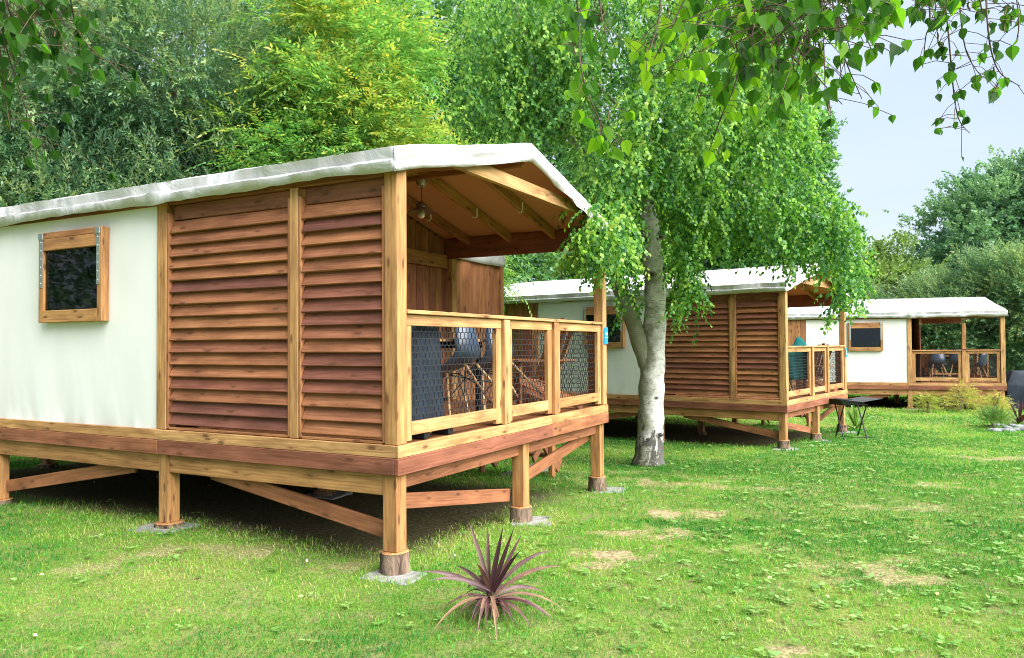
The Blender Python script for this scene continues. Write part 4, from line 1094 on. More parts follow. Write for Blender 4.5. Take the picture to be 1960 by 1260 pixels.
chair('dark shell chair on the inner side of the table of the nearest cabin', w1, 1.75, 1.78, PS1, pi)
chair('dark shell chair under the teal cloth on the middle cabin', w2, 1.50, .58, PS2, .2)
chair('dark shell chair at the far end of the table on the middle cabin', w2, 2.2, .85, PS2, .3)
chair('dark shell chair tipped against the table at the left of the farthest terrace', w3, .62, 1.55, PS3, -pi / 2, radians(24))
chair('dark shell chair tipped against the table beside it on the farthest terrace', w3, .62, 1.05, PS3, -pi / 2 - .2, radians(24))
chair('dark shell chair behind the right netted panel of the farthest terrace', w3, .75, .52, PS3, -pi / 2 + .9)
chair('dark shell chair at the back of the table on the farthest terrace', w3, 2.25, 1.2, PS3, pi / 2)
tb = make_table('wood-topped table with black frame on the terrace of the nearest cabin'); put(tb, w1, 1.72, 1.08, PS1)
t2 = copy_tree(tb); t2['label'] = 'wood-topped table with black frame on the terrace of the middle cabin'; put(t2, w2, 1.85, 1.05, PS2)
t3 = copy_tree(tb); t3['label'] = 'wood-topped table with black frame on the terrace of the farthest cabin'; put(t3, w3, 1.45, 1.25, PS3, pi / 2)
ar = make_armchair('slatted wooden armchair in the far corner of the nearest terrace'); put(ar, w1, 3.25, .62, PS1, .9)
a2 = copy_tree(ar); a2['label'] = 'slatted wooden armchair in the far corner of the middle terrace'; put(a2, w2, 3.05, .55, PS2, .9)
a3 = copy_tree(ar); a3['label'] = 'slatted wooden armchair at the left of the farthest terrace'; put(a3, w3, 1.3, 1.98, PS3, -pi / 2)

# covered grills
def cover_mesh(sx, sy, h, seed, flare=.12, prof=None, pw=5):
    X = []; nn = 48
    for i, (f, k) in enumerate(prof or ((0, 1.0 + flare), (.15, 1 + flare * .8), (.35, 1.02 + flare * .4), (.55, 1.0), (.75, .99), (.9, .96), (.97, .88), (1.0, .7), (1.005, .01))):
        row = []
        for j in range(nn + 1):
            a = 2 * pi * (j % nn) / nn; ca, sa = cos(a), sin(a)
            r = (abs(ca) ** pw + abs(sa) ** pw) ** (-1 / pw)
            wv = 1 + (.035 * sin(a * 7 + seed + f * 3) + .02 * sin(a * 13 + seed * 2)) * (1 - f) + .012 * sin(f * 21 + a * 3 + seed)
            row.append((ca * r * sx / 2 * k * wv, sa * r * sy / 2 * k * wv, h * f + .012 * sin(a * 5 + seed) * (1 - f) + .03 * sin(a * 2 + seed) * f))
        X.append(row)
    m_ = MB(); m_.grid(np.array(X)); return m_
gc = empty('covered_grill', w1(.60, .36, ZD + .002), PS1, 'tall dark grill under a wrinkled cover in the near corner of the nearest terrace', 'grill', 'covered grills')
o = cover_mesh(.40, .46, .80, 1.3, .06).build('cover', M['cover'], gc, smooth=True); o.location = (0, 0, .075)
for sx in (-1, 1):
    m_ = MB(); m_.box((sx * .16, -.22, .03), (.07, .16, .05)); m_.build('foot', M['blackmetal'], gc)
    m_ = MB(); m_.box((sx * .16, .14, .035), (.06, .06, .07)); m_.build('foot', M['blackmetal'], gc)
p = gpt(1962, 781); p = np.array([14.45, 21.6, 0]); p[2] = gz(p[0], p[1])
gc2 = empty('covered_grill', p, PS3, 'wide black covered grill standing on the grass at the end of the farthest cabin', 'grill', 'covered grills')
cover_mesh(.75, 1.15, 1.02, 4.1, .10, ((0, 1.02), (.3, 1.0), (.62, 1.04), (.66, 1.0), (.82, .86), (.98, .70), (1.0, .66), (1.002, .01)), 9).build('cover', M['cover'], gc2, smooth=30).location = (0, 0, .05)
for sx in (-1, 1):
    for sy in (-1, 1): m_ = MB(); m_.tube([(sx * .3, sy * .45 - .02, .06), (sx * .3, sy * .45 + .02, .06)], .06, 14); m_.build('wheel', M['blackmetal'], gc2)

# teal cloth over the chair of the middle cabin, striped cloth beside it
def drape(name, label, cat, mat, c, wx, wy, peak, hang, seed, psi):
    X = np.zeros((22, 26, 3))
    for i, s_ in enumerate(np.linspace(-1, 1, 22)):
        for j, t in enumerate(np.linspace(-1, 1, 26)):
            z = peak * math.exp(-((s_ - .35) / .45) ** 2) * math.exp(-(t / .35) ** 2) - hang * abs(t) ** 1.1
            y = t * wy * (1 - .55 * min(1, abs(t) * 1.2)) + .022 * sin(s_ * 9 + seed) * abs(t)
            X[i, j] = (s_ * wx + .02 * sin(t * 6 + seed), y, z + .012 * sin(s_ * 11 + t * 3))
    m_ = MB(); m_.grid(X); o = m_.build(name, mat, smooth=True); md = o.modifiers.new('thickness', 'SOLIDIFY'); md.thickness = .006
    o.location = c; o.rotation_euler = (0, 0, psi); return tag(o, label, cat)
drape('draped_cloth', 'dark teal cloth thrown over a chair back on the middle cabin', 'cloth', M['teal'], w2(1.46, .32, ZD + .93), .25, .16, .20, .62, 1, .1)
drape('draped_cloth', 'pale blue cloth hanging over a chair beside the teal cloth', 'cloth', M['stripe'], w2(2.15, .62, ZD + .84), .16, .12, .04, .30, 2, .2)

# pendant lamp under the ridge of the nearest cabin
lp = empty('pendant_lamp', w1(W_ / 2, 1.18, roof_z(W_ / 2) - .20), PS1, 'brown pendant lamp with clear bulb hanging under the terrace roof of the nearest cabin', 'lamp')
m_ = MB(); m_.lathe([(0, 0), (.05, 0), (.052, -.02), (.045, -.06), (.02, -.075), (0, -.075)], (0, 0, 0), 20); m_.build('ceiling_rose', M['steel'], lp, smooth=40)
m_ = MB(); m_.tube([(0, 0, -.07), (0, 0, -.22)], .004, 6); m_.build('cord', M['twig'], lp)
m_ = MB(); m_.lathe([(.012, -.21), (.03, -.225), (.052, -.25), (.052, -.275), (.075, -.285), (.135, -.318), (.137, -.322), (.075, -.291), (.045, -.285)], (0, 0, 0), 32); m_.build('lamp_shade', M['bronze'], lp, smooth=50)
m_ = MB(); m_.lathe([(.016, -.285), (.02, -.30), (.034, -.33), (.036, -.352), (.026, -.375), (0, -.383)], (0, 0, 0), 20); m_.build('bulb', M['bulb'], lp, smooth=True)
for k, (wp_, ps, lab) in enumerate(((w2, PS2, 'brown pendant lamp under the terrace roof of the middle cabin'), (w3, PS3, 'brown pendant lamp under the terrace roof of the farthest cabin'))):
    c = copy_tree(lp); c['label'] = lab; c.location = wp_(W_ / 2, 1.18, roof_z(W_ / 2) - .20)

# blue number plates on the far front posts
def plate(wp_, ps, txt, lab):
    root = empty('number_sign', wp_(W_ - .055, .004, 1.70), ps, lab, 'sign', 'blue number plates on the cabin posts')
    m_ = MB(); m_.poly([(-.055, 0, -.095), (.055, 0, -.095), (.055, 0, .095), (-.035, 0, .095), (-.055, 0, .06)], .006, (0, -1, 0)); m_.build('plate', M['blue'], root)
    cu = bpy.data.curves.new('cabin_number', 'FONT'); cu.body = txt; cu.size = .085; cu.extrude = .001; cu.align_x = 'CENTER'; cu.align_y = 'CENTER'
    t_ = bpy.data.objects.new('cabin_number', cu); COL.objects.link(t_)
    dg = bpy.context.evaluated_depsgraph_get(); me = bpy.data.meshes.new_from_object(t_.evaluated_get(dg)); bpy.data.objects.remove(t_)
    me.materials.clear(); o = link('cabin_number', me, M['white'], root); o.location = (0, -.0085, 0); o.rotation_euler = Matrix(((0, 1, 0), (0, 0, -1), (-1, 0, 0))).to_euler()
    return root
plate(w1, PS1, '51', 'blue plate with white sideways number on the far post of the nearest cabin')
plate(w2, PS2, '52', 'small blue number plate on the far front post of the middle cabin')

# ------------------------------------------------------------------ folding charcoal grill on the lawn
p = gpt(1630, 838); gr = empty('folding_grill', p, .30, 'black folding charcoal grill on crossed legs standing on the grass by the middle cabin', 'grill')
m_ = MB()      # sloping trough
T_ = .69
for y, s_ in ((-.17, 1),):
    m_.poly([(-.50, -.30, T_ + .10), (.14, -.22, T_ + .02), (.14, -.16, T_ - .03), (-.36, -.22, T_ - .02)], .008, (0, .94, .34))
m_.poly([(-.36, -.20, T_ - .02), (.20, -.20, T_ - .02), (.20, .18, T_ - .02), (-.36, .18, T_ - .02)], .008, (0, 0, -1))
m_.poly([(-.50, .24, T_ + .10), (.20, .18, T_ + .06), (.20, .18, T_ - .02), (-.36, .18, T_ - .02)], .008, (0, -1, 0))
m_.poly([(-.50, -.29, T_ + .10), (-.50, .24, T_ + .10), (-.36, .18, T_ - .02), (-.36, -.22, T_ - .02)], .008, (-.6, 0, -.8))
m_.build('tray', M['blackmetal'], gr)
m_ = MB()      # wire grate opened to the right
for k in range(19): y = -.24 + k * .028; m_.tube([(.02, y, T_ + .03), (.52, y, T_ + .085)], .0045, 5)
for x in (.02, .18, .34, .52): m_.tube([(x, -.26, T_ + .028 + (x - .02) * .11), (x, .28, T_ + .028 + (x - .02) * .11)], .007, 6)
m_.tube([(.02, -.26, T_ + .03), (.52, -.26, T_ + .085)], .008, 6); m_.tube([(.02, .28, T_ + .03), (.52, .28, T_ + .085)], .008, 6)
m_.build('grate', M['blackmetal'], gr)
for x in (-.28, .26):
    for s_ in (-1, 1):
        m_ = MB(); m_.bar((x + s_ * .02 - s_ * .08, -s_ * .20, T_ - .02), (x + s_ * .02 + s_ * .10, s_ * .26, 0), .022, .022); m_.build('leg', M['blackmetal'], gr)
m_ = MB(); m_.tube([(.40, -.22, .01), (.02, -.05, .012), (-.1, .22, .01)], .008, 6); m_.build('foot_rail', M['blackmetal'], gr)

# ------------------------------------------------------------------ small plants
def strap_leaf(mb, P0, Pm, P1, wd, up, tint_v, seg=9):
    P0, Pm, P1 = map(np.asarray, (P0, Pm, P1)); rows = []
    for k in range(seg + 1):
        f = k / seg; c = (1 - f) ** 2 * P0 + 2 * f * (1 - f) * Pm + f * f * P1
        t = 2 * (1 - f) * (Pm - P0) + 2 * f * (P1 - Pm); t /= np.linalg.norm(t)
        s_ = np.cross(t, up); s_ /= np.linalg.norm(s_) + 1e-9; n_ = np.cross(s_, t)
        w_ = wd * (.55 + 1.1 * f) if f < .4 else wd * max(.02, 1 - ((f - .4) / .6) ** 1.7) * .99
        rows.append([c - s_ * w_ / 2 + n_ * w_ * .22, c, c + s_ * w_ / 2 + n_ * w_ * .22])
    mb.append((np.array(rows), tint_v))
def leaves_mesh(lst, name, mat, parent):
    V = []; Fq = []; R = []; n = 0
    for X, tv in lst:
        r, c = X.shape[:2]; V.append(X.reshape(-1, 3))
        for i in range(r - 1):
            for j in range(c - 1): Fq.append([n + i * c + j, n + i * c + j + 1, n + (i + 1) * c + j + 1, n + (i + 1) * c + j]); R.append(min(1, max(0, tv * .95 + random.gauss(0, .06) + .10 * (i / r) + random.uniform(-.03, .03))))
        n += r * c
    o = bigmesh(name, np.concatenate(V), np.array(Fq), np.array(R), M[mat], parent)
    o.data.polygons.foreach_set('use_smooth', [True] * len(Fq)); return o
CP = gpt(940, 1178); co = empty('cordyline', CP, 0, 'purple-leaved cordyline with spiky strap leaves in the foreground lawn', 'plant')
ls = []
# pixel tips, depth offset, mid bulge, tone
for u, v, dy_, bow, tv in ((897, 997, .05, .03, .62), (933, 1003, .1, .02, .66), (963, 1008, .02, .0, .25), (984, 1010, -.02, .01, .3), (999, 1022, .06, .02, .5), (997, 1053, -.1, .04, .2), (1057, 1054, .1, .10, .6),
                           (1076, 1084, .02, .10, .85), (912, 1078, -.12, .05, .8), (873, 1083, .15, .06, .65), (803, 1094, -.05, .08, .62), (822, 1112, -.15, .08, .6), (915, 1103, .2, .05, .5), (1046, 1137, .22, .10, .7), (893, 1126, .25, .09, .6)):
    Y = CP[1] + dy_; tip = at(u, v, Y) - CP; b = np.array([random.uniform(-.012, .012), random.uniform(-.012, .012), .10 + random.uniform(0, .04)])
    mid = (b + tip) / 2 + np.array([0, 0, bow]); strap_leaf(ls, b, mid, tip, random.uniform(.024, .032), np.array([random.uniform(-.4, .4), -.8, .5]), tv)
for u, v, dy_, bow, tv in ((843, 1170, -.05, .10, .75), (826, 1242, -.32, .14, .85), (913, 1222, -.42, .2, .8), (951, 1236, -.46, .22, .85), (1083, 1170, .0, .14, .85), (1066, 1200, -.2, .13, .5), (1058, 1192, -.1, .10, .75),
                           (1010, 1150, .3, .15, .6), (1040, 1185, .12, .12, .6), (880, 1150, .2, .12, .65), (900, 1195, -.25, .13, .5), (985, 1200, -.3, .14, .4), (870, 1205, -.12, .1, .8), (1020, 1205, -.28, .12, .7), (930, 1205, -.35, .15, .6), (965, 1150, .33, .15, .5)):
    tip = at(u, v, CP[1] + dy_) - CP; tip[2] = max(tip[2], .02); b = np.array([random.uniform(-.015, .015), random.uniform(-.015, .015), .06 + random.uniform(0, .04)])
    mid = (b * .5 + tip * .5) + np.array([0, 0, bow]); strap_leaf(ls, b, mid, tip, random.uniform(.020, .028), np.array([0, -.3, 1.]), tv)
g = np.random.default_rng(77)
for k in range(60):   # dry skirt of dead leaves
    a = g.uniform(0, 2 * pi); l = g.uniform(.10, .24); tip = np.array([cos(a) * l, sin(a) * l, g.uniform(.01, .04)])
    strap_leaf(ls, (cos(a) * .02, sin(a) * .02, .07), tip * .5 + np.array([0, 0, .10]), tip, .013, np.array([0, 0, 1.]), g.uniform(.6, 1))
leaves_mesh(ls, 'leaves', 'leaf_cordy', co)
m_ = MB(); m_.tube([(0, 0, -.03), (0, 0, .08), (0, 0, .14)], [.04, .035, .02], 10); m_.build('stem', M['logbark'], co, smooth=True)
def rosette(name, lab, p, n, ln, mat, tone, wd, seed, cat='plant', upk=.75):
    g = np.random.default_rng(seed); root = empty(name, p, 0, lab, cat); ls = []
    for k in range(n):
        a = g.uniform(0, 2 * pi); e = g.random() ** upk * 1.45; l = ln * g.uniform(.7, 1.1)
        d = np.array([cos(a) * cos(e), sin(a) * cos(e), sin(e)]); tip = d * l; tip[2] = max(.03, tip[2] - .25 * l * cos(e)); mid = d * l * .55 + np.array([0, 0, .12 * l])
        strap_leaf(ls, d * .02, mid, tip, wd * g.uniform(.8, 1.2), np.array([g.normal(0, .3), -.5, .8]), tone + g.uniform(-.2, .25), 7)
    leaves_mesh(ls, 'leaves', mat, root)
    m_ = MB(); m_.tube([(0, 0, -.03), (0, 0, .10)], [.035, .025], 8); m_.build('stem', M['logbark'], root, smooth=True)
    return root
rosette('cordyline', 'green strap-leaved cordyline standing behind the folding grill', gpt(1638, 822), 34, .62, 'leaf_green', .5, .045, 5, upk=.55)
rosette('cordyline', 'small dark spiky cordyline in the stone bed at the right edge', gpt(1950, 812), 22, .55, 'leaf_cordy', .45, .045, 6)
for k, (u, v, s_, tone, mat, lab) in enumerate(((1775, 790, .44, -.22, 'leaf_cypress', 'low greenish-gold cypress beside the middle leg of the farthest cabin'), (1838, 788, .72, .08, 'leaf_cypress', 'tallest golden feathery cypress in front of the far terrace'),
                                          (1905, 793, .48, .04, 'leaf_cypress', 'wide golden cypress left of the covered grill'), (1900, 818, .36, -.1, 'leaf_green', 'small green leafy shrub in the stone bed'))):
    p = gpt(u, v); sy_ = s_
    tree('cypress_shrub' if k < 3 else 'leafy_shrub', lab, (p[0], p[1]), .5 * s_, .03, [((0, 0, .36 * s_), (.56 * s_, .5 * s_, .40 * s_), 1), ((.15 * s_, 0, .62 * s_), (.33 * s_, .3 * s_, .26 * s_), .5)],
         'cypress' if k < 3 else 'willow', mat, 44, 9, .55 if k < 3 else .4, 60 + k, .16, .35 if k < 3 else .6, 'shrubs in front of the farthest cabin', .2, 'shrub', tone)
# stones round the bed
g = np.random.default_rng(90)
proto = None
for k in range(15):
    u = 1900 + k % 8 * 9 + g.uniform(-3, 3); v = (824 if k < 8 else 817) + g.uniform(-2, 3); p = gpt(u, v)
    if k < 4:
        m_ = MB(); X = []; ph = g.uniform(0, 6, 6)
        for i, th in enumerate(np.linspace(0.02, pi * .62, 7)):
            X.append([(sin(th) * cos(a) * (1 + .16 * sin(2 * a + ph[0]) + .1 * sin(3 * a + ph[1] + th)), sin(th) * sin(a) * (.75 + .12 * sin(3 * a + ph[2])), cos(th) * .55 * (1 + .1 * sin(a * 2 + ph[3]))) for a in np.linspace(0, 2 * pi, 15)])
        m_.grid(np.array(X)); o = m_.build('stone', M['stone'], smooth=35); pr = [o] if k == 0 else pr + [o]
    else: o = pr[k % 4].copy(); COL.objects.link(o)
    s_ = g.uniform(.07, .14); o.scale = (s_, s_, s_ * .8); o.location = (p[0], p[1], p[2] + .015); o.rotation_euler = (0, 0, g.uniform(0, 6))
    tag(o, 'small grey stone edging the planting bed at the right edge of the lawn', 'stone', 'grey stones edging the planting bed')

# ------------------------------------------------------------------ overhanging birch branches close to the viewer
HALF = np.array([(0, 0), (.03, .15), (.13, .34), (.28, .425), (.46, .39), (.66, .24), (.85, .08), (1.0, 0)])
def big_leaves(P, D, Nn, ln, g):
    """pointed birch leaves with a fold along the midrib, two half blades each"""
    S = norm(np.cross(D, Nn)); Nn = norm(np.cross(S, D)); out_ = []
    for sg in (1, -1):
        pts = []
        for a, b in HALF:
            cur = -.16 * a * a
            pts.append(P + D * (ln * a)[:, None] + Nn * (ln * (cur + b * .22))[:, None] + S * (ln * b * sg * .95)[:, None])
        pts = np.stack(pts, 1)
        out_.append(pts if sg > 0 else pts[:, ::-1])
    return np.concatenate(out_)
def catmull(P, n=8):
    P = [np.asarray(p, float) for p in P]; R = []
    for i in range(len(P) - 1):
        p0, p1, p2, p3 = P[max(i - 1, 0)], P[i], P[i + 1], P[min(i + 2, len(P) - 1)]
        for k in range(n):
            f = k / n; R.append(.5 * (2 * p1 + (p2 - p0) * f + (2 * p0 - 5 * p1 + 4 * p2 - p3) * f * f + (3 * p1 - p0 - 3 * p2 + p3) * f ** 3))
    R.append(P[-1]); return np.array(R)
def overhang(name, label, limb, strands, seed, origin):
    g = np.random.default_rng(seed); root = empty(name, origin, 0, label, 'branch', 'birch branches hanging over the viewer')
    o_ = np.array(origin); mb = MB(); ct = []; LP, LD, LN, LL, LT = [], [], [], [], []
    lp_ = catmull([np.array(p) - o_ for p in limb], 6)
    mb.tube(lp_, list(np.linspace(.030, .007, len(lp_))), 8)
    for pts, Y, dens, size, tone, fluff in strands:
        W3 = [at(u, v, Y + .06 * sin(i * 1.7 + seed)) - o_ for i, (u, v) in enumerate(pts)]
        j = np.argmin(np.linalg.norm(lp_ - W3[0], axis=1)); c = catmull([lp_[j], (lp_[j] + W3[0]) / 2 + np.array([0, 0, .06])] + W3, 7)
        n_ = len(c); mb.tube(c, list(np.linspace(.0042, .0012, n_)), 5)
        seg = np.linalg.norm(np.diff(c, axis=0), axis=1); cum = np.concatenate([[0], np.cumsum(seg)]); tot = cum[-1]
        start = cum[14] - .10
        m_n = int((tot - start) * dens)
        for k in range(m_n):
            s_ = start + (tot - start) * (k + g.random() * .7) / max(m_n, 1); i = min(np.searchsorted(cum, s_) - 1, n_ - 2); f = (s_ - cum[i]) / (seg[i] + 1e-9)
            q = c[i] + (c[i + 1] - c[i]) * f; t = c[i + 1] - c[i]; t /= np.linalg.norm(t) + 1e-9
            off = np.array([g.normal(0, 1), g.normal(0, .9), g.normal(-.35, .5)]) * fluff
            e = q + off; mb.tube([q, (q + e) / 2 + np.array([0, 0, .008]), e], .0011, 4, cap=False)
            nl = 1 if g.random() < .55 else 2
            for _ in range(nl):
                d = norm(np.array([g.normal(0, .55), g.normal(0, .45), -1]) + .35 * t); nn = norm(np.array([g.normal(0, .75), -1.0, g.normal(.25, .55)]))
                LP.append(e); LD.append(d); LN.append(nn); LL.append(size * g.uniform(.6, 1.2)); LT.append(tone + g.normal(0, .17))
            if g.random() < .10:
                a = q + off * .4; (ct.append(MB()) or ct[-1]).tube([a, a + np.array([g.normal(0, .004), 0, -.012]), a + np.array([g.normal(0, .006), 0, -.030])], [.0016, .0032, .0018], 6)
    mb.build('twigs', M['twig'], root, smooth=True)
    for c_ in ct: c_.build('catkin', M['catkin'], root, smooth=True)
    X = big_leaves(np.array(LP), norm(np.array(LD)), norm(np.array(LN)), np.array(LL), g)
    T = np.clip(np.concatenate([LT, LT]), 0, 1); V = X.reshape(-1, 3)
    bigmesh('leaves', V, np.arange(len(V)).reshape(-1, len(HALF)), T, M['leaf_near'], root)
    return root
def limbpt(u, v, Y): return tuple(at(u, v, Y))
# (pixels the strand passes, depth, leaves per metre, leaf size, tone, side reach)
R1 = [([(1098, -60), (1108, 40), (1112, 130), (1140, 215), (1168, 262), (1205, 272)], 2.1, 46, .046, .55, .040),
      ([(1140, -60), (1150, 20), (1160, 70)], 2.0, 60, .040, .25, .05),
      ([(1262, -60), (1262, 30), (1245, 90), (1232, 112)], 2.2, 52, .042, .75, .045),
      ([(1330, -60), (1300, 20), (1268, 80), (1252, 115)], 2.2, 52, .042, .8, .045),
      ([(1372, -60), (1335, 40), (1300, 110), (1262, 150)], 2.3, 46, .042, .75, .055),
      ([(1390, -50), (1350, 60), (1345, 140), (1332, 190)], 2.3, 46, .042, .7, .05),
      ([(1420, -60), (1420, 40), (1410, 150), (1382, 220), (1356, 292)], 2.1, 34, .050, .75, .035),
      ([(1450, -60), (1470, 40), (1480, 110), (1475, 190)], 2.2, 58, .048, .4, .07)]
R2 = [([(1440, -70), (1445, 10), (1440, 70)], 1.9, 150, .043, 0.34, .11), ([(1490, -70), (1495, 10), (1490, 90)], 1.9, 160, .044, 0.34, .11), ([(1545, -70), (1548, 0), (1540, 80)], 1.9, 160, .044, .20, .12),
      ([(1600, -70), (1606, 0), (1600, 60)], 1.9, 140, .042, 0.34, .11), ([(1510, -60), (1518, 60), (1552, 130), (1612, 200)], 2.1, 20, .036, .2, .05), ([(1590, -60), (1600, 50), (1620, 120), (1650, 190)], 2.1, 36, .036, .28, .06),
      ([(1420, -50), (1500, 60), (1520, 150), (1500, 215)], 2.2, 44, .048, .5, .08), ([(1640, -60), (1640, 20), (1668, 95)], 2.0, 36, .040, .5, .05), ([(1705, -60), (1706, 10), (1704, 30)], 2.0, 34, .046, .6, .03),
      ([(1570, -60), (1575, 60), (1580, 150)], 2.0, 44, .044, .35, .07)]
R3 = [([(1775, -60), (1780, 40), (1772, 70), (1766, 130)], 2.3, 34, .036, .2, .05), ([(1805, -60), (1815, 60), (1826, 180), (1836, 230), (1856, 255)], 2.4, 44, .030, .12, .065),
      ([(1780, -60), (1790, 0), (1788, 50)], 2.2, 70, .046, .3, .07), ([(1835, -60), (1838, 20), (1850, 100), (1880, 150)], 2.3, 40, .036, .2, .07), ([(1885, -60), (1890, 40), (1898, 100), (1915, 140), (1952, 165)], 2.2, 42, .042, .22, .06),
      ([(1940, -60), (1950, 40), (1945, 80)], 2.2, 34, .038, .35, .05), ([(1870, -60), (1876, 0), (1884, 40)], 2.2, 50, .034, .2, .06), ([(1815, -60), (1812, 10), (1800, 60)], 2.2, 56, .040, .25, .06)]
Lf = [([(-10, -70), (10, 0), (40, 60), (80, 95)], 2.3, 120, .050, .05, .12), ([(60, -70), (80, 0), (110, 40)], 2.3, 130, .050, .05, .12), ([(120, -70), (135, 0), (150, 60), (195, 120)], 2.3, 50, .046, .12, .09),
      ([(-40, -20), (0, 60), (30, 150), (60, 235), (85, 280)], 2.4, 34, .042, .15, .08), ([(-30, -60), (-5, 60), (10, 180), (20, 250)], 2.3, 46, .046, .08, .09), ([(20, -70), (50, 30), (100, 90), (150, 150)], 2.4, 70, .046, .08, .11)]
overhang('birch_branch', 'leafy birch branch hanging in front of the birch crown at the top of the view', [limbpt(1560, -420, 1.7), limbpt(1420, -300, 1.9), limbpt(1250, -240, 2.0), limbpt(1080, -200, 2.0)], R1, 101, limbpt(1560, -420, 1.7))
overhang('birch_branch', 'densest dark birch branch hanging beside the open sky, right of the middle', [limbpt(1900, -420, 1.5), limbpt(1740, -300, 1.8), limbpt(1580, -240, 1.9), limbpt(1430, -210, 1.9)], R2, 102, limbpt(1900, -420, 1.5))
overhang('birch_branch', 'thin birch branch with small leaves hanging in the sky at the top right', [limbpt(2200, -400, 1.7), limbpt(2020, -280, 2.1), limbpt(1880, -230, 2.2), limbpt(1760, -200, 2.2)], R3, 103, limbpt(2200, -400, 1.7))
overhang('birch_branch', 'dark birch branch hanging in the top left corner before the grey-green trees', [limbpt(-320, -330, 1.9), limbpt(-160, -260, 2.2), limbpt(0, -220, 2.3), limbpt(140, -190, 2.3)], Lf, 104, limbpt(-320, -330, 1.9))

# ------------------------------------------------------------------ grass
g = np.random.default_rng(200)
def band(y0, y1, dens, h0, h1, wk, seg2):
    A = (y1 - y0) * (.78 * (y0 + y1) + 2.4); n = int(A * dens)
    y = y0 + (y1 - y0) * g.random(n) ; keep = g.random(n) < (1.56 * y + 2.4) / (1.56 * y1 + 2.4); y = y[keep]; n = len(y)
    x = (g.random(n) - .5) * (1.56 * y + 2.4)
    patch = fbm(x * .55 + 20, y * .55 + 4, 4); patch2 = fbm(x * 2.3 + 3, y * 2.3 + 11, 3)
    b = bare(x, y); ud = under(x, y)
    clump = fbm(x * 6 + 2, y * 6 + 8, 2)
    k = (g.random(n) > b * 1.05) & (g.random(n) < 1.0 - 1.05 * ud) & (g.random(n) < .12 + 1.7 * clump)
    for cx, cy_, hx, hy, an in SLABS:
        a_, b_ = x - cx, y - cy_; k &= ~((np.abs(a_ * cos(an) + b_ * sin(an)) < hx * (.75 + .5 * patch2)) & (np.abs(-a_ * sin(an) + b_ * cos(an)) < hy * (.75 + .5 * patch2)))
    x, y, patch, patch2, b, ud, clump = [a[k] for a in (x, y, patch, patch2, b, ud, clump)]; n = len(x)
    z = gz(x, y) - .003
    h = (h0 + (h1 - h0) * g.random(n) ** 1.6) * (.55 + .9 * patch2) * (1 - .45 * np.clip(b, 0, 1)) * (1 + .25 * ud)
    for cx, cy_, hx, hy, an in SLABS:
        dd = np.hypot(x - cx, y - cy_); h = h * (1 + .9 * np.exp(-((dd - (hx + hy) * .62) / .09) ** 2))
    h = h * (1 + .7 * np.exp(-(np.hypot(x - CP[0], y - CP[1]) / .22) ** 2))
    wd = np.maximum(.0032, wk * y) * g.uniform(.7, 1.25, n)
    az = g.uniform(0, 2 * pi, n); lean = np.abs(g.normal(0, .75, n)) + .15; la = g.uniform(0, 2 * pi, n)
    t = .03 + .95 * np.clip((patch - .40) * 2.1, -.15, .45) + .42 * (patch2 - .5) - .30 * (clump - .5) + g.normal(0, .14, n) + .55 * b + .35 * ud * (g.random(n) < .5)
    t = np.where(g.random(n) < .06 + .10 * patch, t + .4, t)
    P = np.stack([x, y, z], 1); S = np.stack([np.cos(az), np.sin(az), 0 * az], 1); Ln = np.stack([np.cos(la), np.sin(la), 0 * la], 1)
    up = np.array([0, 0, 1.]); hh = h[:, None]; ww = wd[:, None] / 2
    tip = P + up * hh * np.cos(lean)[:, None] * .92 + Ln * hh * np.sin(lean)[:, None]
    if seg2:
        mid = P + up * hh * .55 + Ln * hh * (np.sin(lean) * .35)[:, None]
        V = np.stack([P - S * ww, P + S * ww, mid + S * ww * .8, mid - S * ww * .8, tip], 1).reshape(-1, 3); i = np.arange(n)[:, None] * 5
        F3 = np.concatenate([i + [0, 1, 2], i + [0, 2, 3], i + [3, 2, 4]]); T = np.tile(t, 3)
    else:
        V = np.stack([P - S * ww, P + S * ww, tip], 1).reshape(-1, 3); F3 = np.arange(n)[:, None] * 3 + [0, 1, 2]; T = t
    return V, F3, np.clip(T, 0, 1)
parts = [band(2.3, 4.2, 10500, .010, .050, .0009, True), band(4.2, 7.0, 7000, .010, .050, .0009, True), band(7.0, 11.0, 3200, .02, .07, .00105, False), band(11, 17, 1500, .022, .075, .0012, False), band(17, 32, 520, .03, .09, .0015, False)]
V = []; Fq = []; Rn = []; n0 = 0
for v, f, r in parts: V.append(v); Fq.append(f + n0); Rn.append(r); n0 += len(v)
gro = bigmesh('grass', np.concatenate(V), np.concatenate(Fq), np.concatenate(Rn), M['grass'])
tag(gro, 'short lawn grass with yellowed and worn patches', 'grass', kind='stuff')
print('grass blades', len(gro.data.polygons))
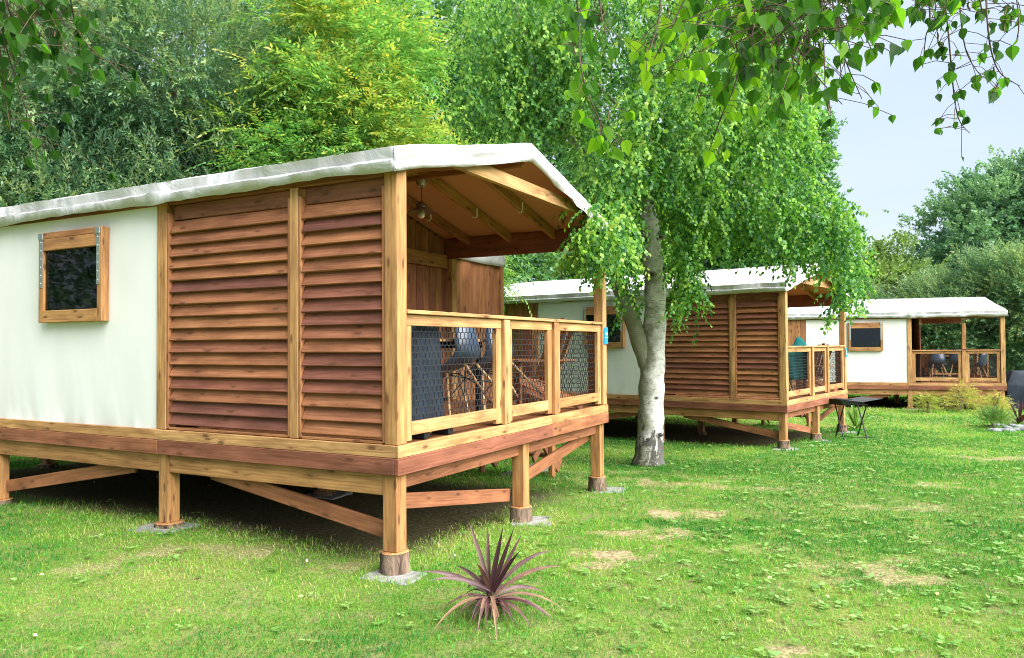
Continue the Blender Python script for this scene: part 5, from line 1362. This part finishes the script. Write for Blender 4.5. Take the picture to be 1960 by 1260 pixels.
# broad-leaved lawn weeds: small flat rosettes, mostly in the right half of the lawn
nw = 14000; wy = 2.6 + 19 * g.random(nw) ** 1.05; wx = (g.random(nw) - .5) * (1.5 * wy + 2)
pw = np.clip(.06 + .95 * sstep(-.1, .33, wx / wy) * (fbm(wx * .8 + 9, wy * .8 + 1, 3) + .12), 0, 1) * (1 - under(wx, wy))
k = g.random(nw) < pw; wx, wy = wx[k], wy[k]; wz = gz(wx, wy); P = []; D = []; Nn = []; Ln = []; T = []
for x, y, z in zip(wx, wy, wz):
    n = g.integers(3, 7); a0 = g.uniform(0, 6.28); s_ = g.uniform(.020, .052) * (1 + .02 * y); tt = g.uniform(.2, .75)
    for j in range(n):
        a = a0 + j * 2 * pi / n + g.normal(0, .25); e = g.uniform(.1, .55)
        P.append((x + g.normal(0, .012), y + g.normal(0, .012), z + .012 + g.uniform(0, .02))); D.append((cos(a) * cos(e), sin(a) * cos(e), sin(e) * .7)); Nn.append((g.normal(0, .25), g.normal(0, .25), 1)); Ln.append(s_ * g.uniform(.7, 1.2)); T.append(tt + g.normal(0, .1))
P, D, Nn, Ln, T = map(np.array, (P, D, Nn, Ln, T))
X = leaf_quads(P, norm(D), norm(Nn), Ln, Ln * .62, .1); V = X.reshape(-1, 3)
tag(bigmesh('lawn_weeds', V, np.arange(len(V)).reshape(-1, 4), np.clip(T, 0, 1), M['weed']), 'flat broad-leaved weeds scattered through the lawn', 'weeds', kind='stuff')

# a few fallen leaves and petals lying on the grass
nf = 170; fy = 2.6 + 13 * g.random(nf) ** 1.2; fx = (g.random(nf) - .5) * (1.5 * fy + 1.5)
P = np.stack([fx, fy, gz(fx, fy) + g.uniform(.02, .045, nf)], 1); a = g.uniform(0, 2 * pi, nf); ln = g.uniform(.018, .042, nf)
X = leaf_quads(P, norm(np.stack([np.cos(a), np.sin(a), g.normal(0, .25, nf)], 1)), norm(np.stack([g.normal(0, .3, nf), g.normal(0, .3, nf), 1 + 0 * a], 1)), ln, ln * .7, .15); V = X.reshape(-1, 3)
M['litter'] = mat_leaf('dry_fallen_leaf', [(0, (.30, .17, .06)), (.5, (.52, .40, .12)), (1, (.66, .60, .48))], .2, .02)
tag(bigmesh('fallen_leaves', V, np.arange(len(V)).reshape(-1, 4), g.random(nf), M['litter']), 'small yellow and pale fallen leaves lying in the grass', 'leaves', kind='stuff')
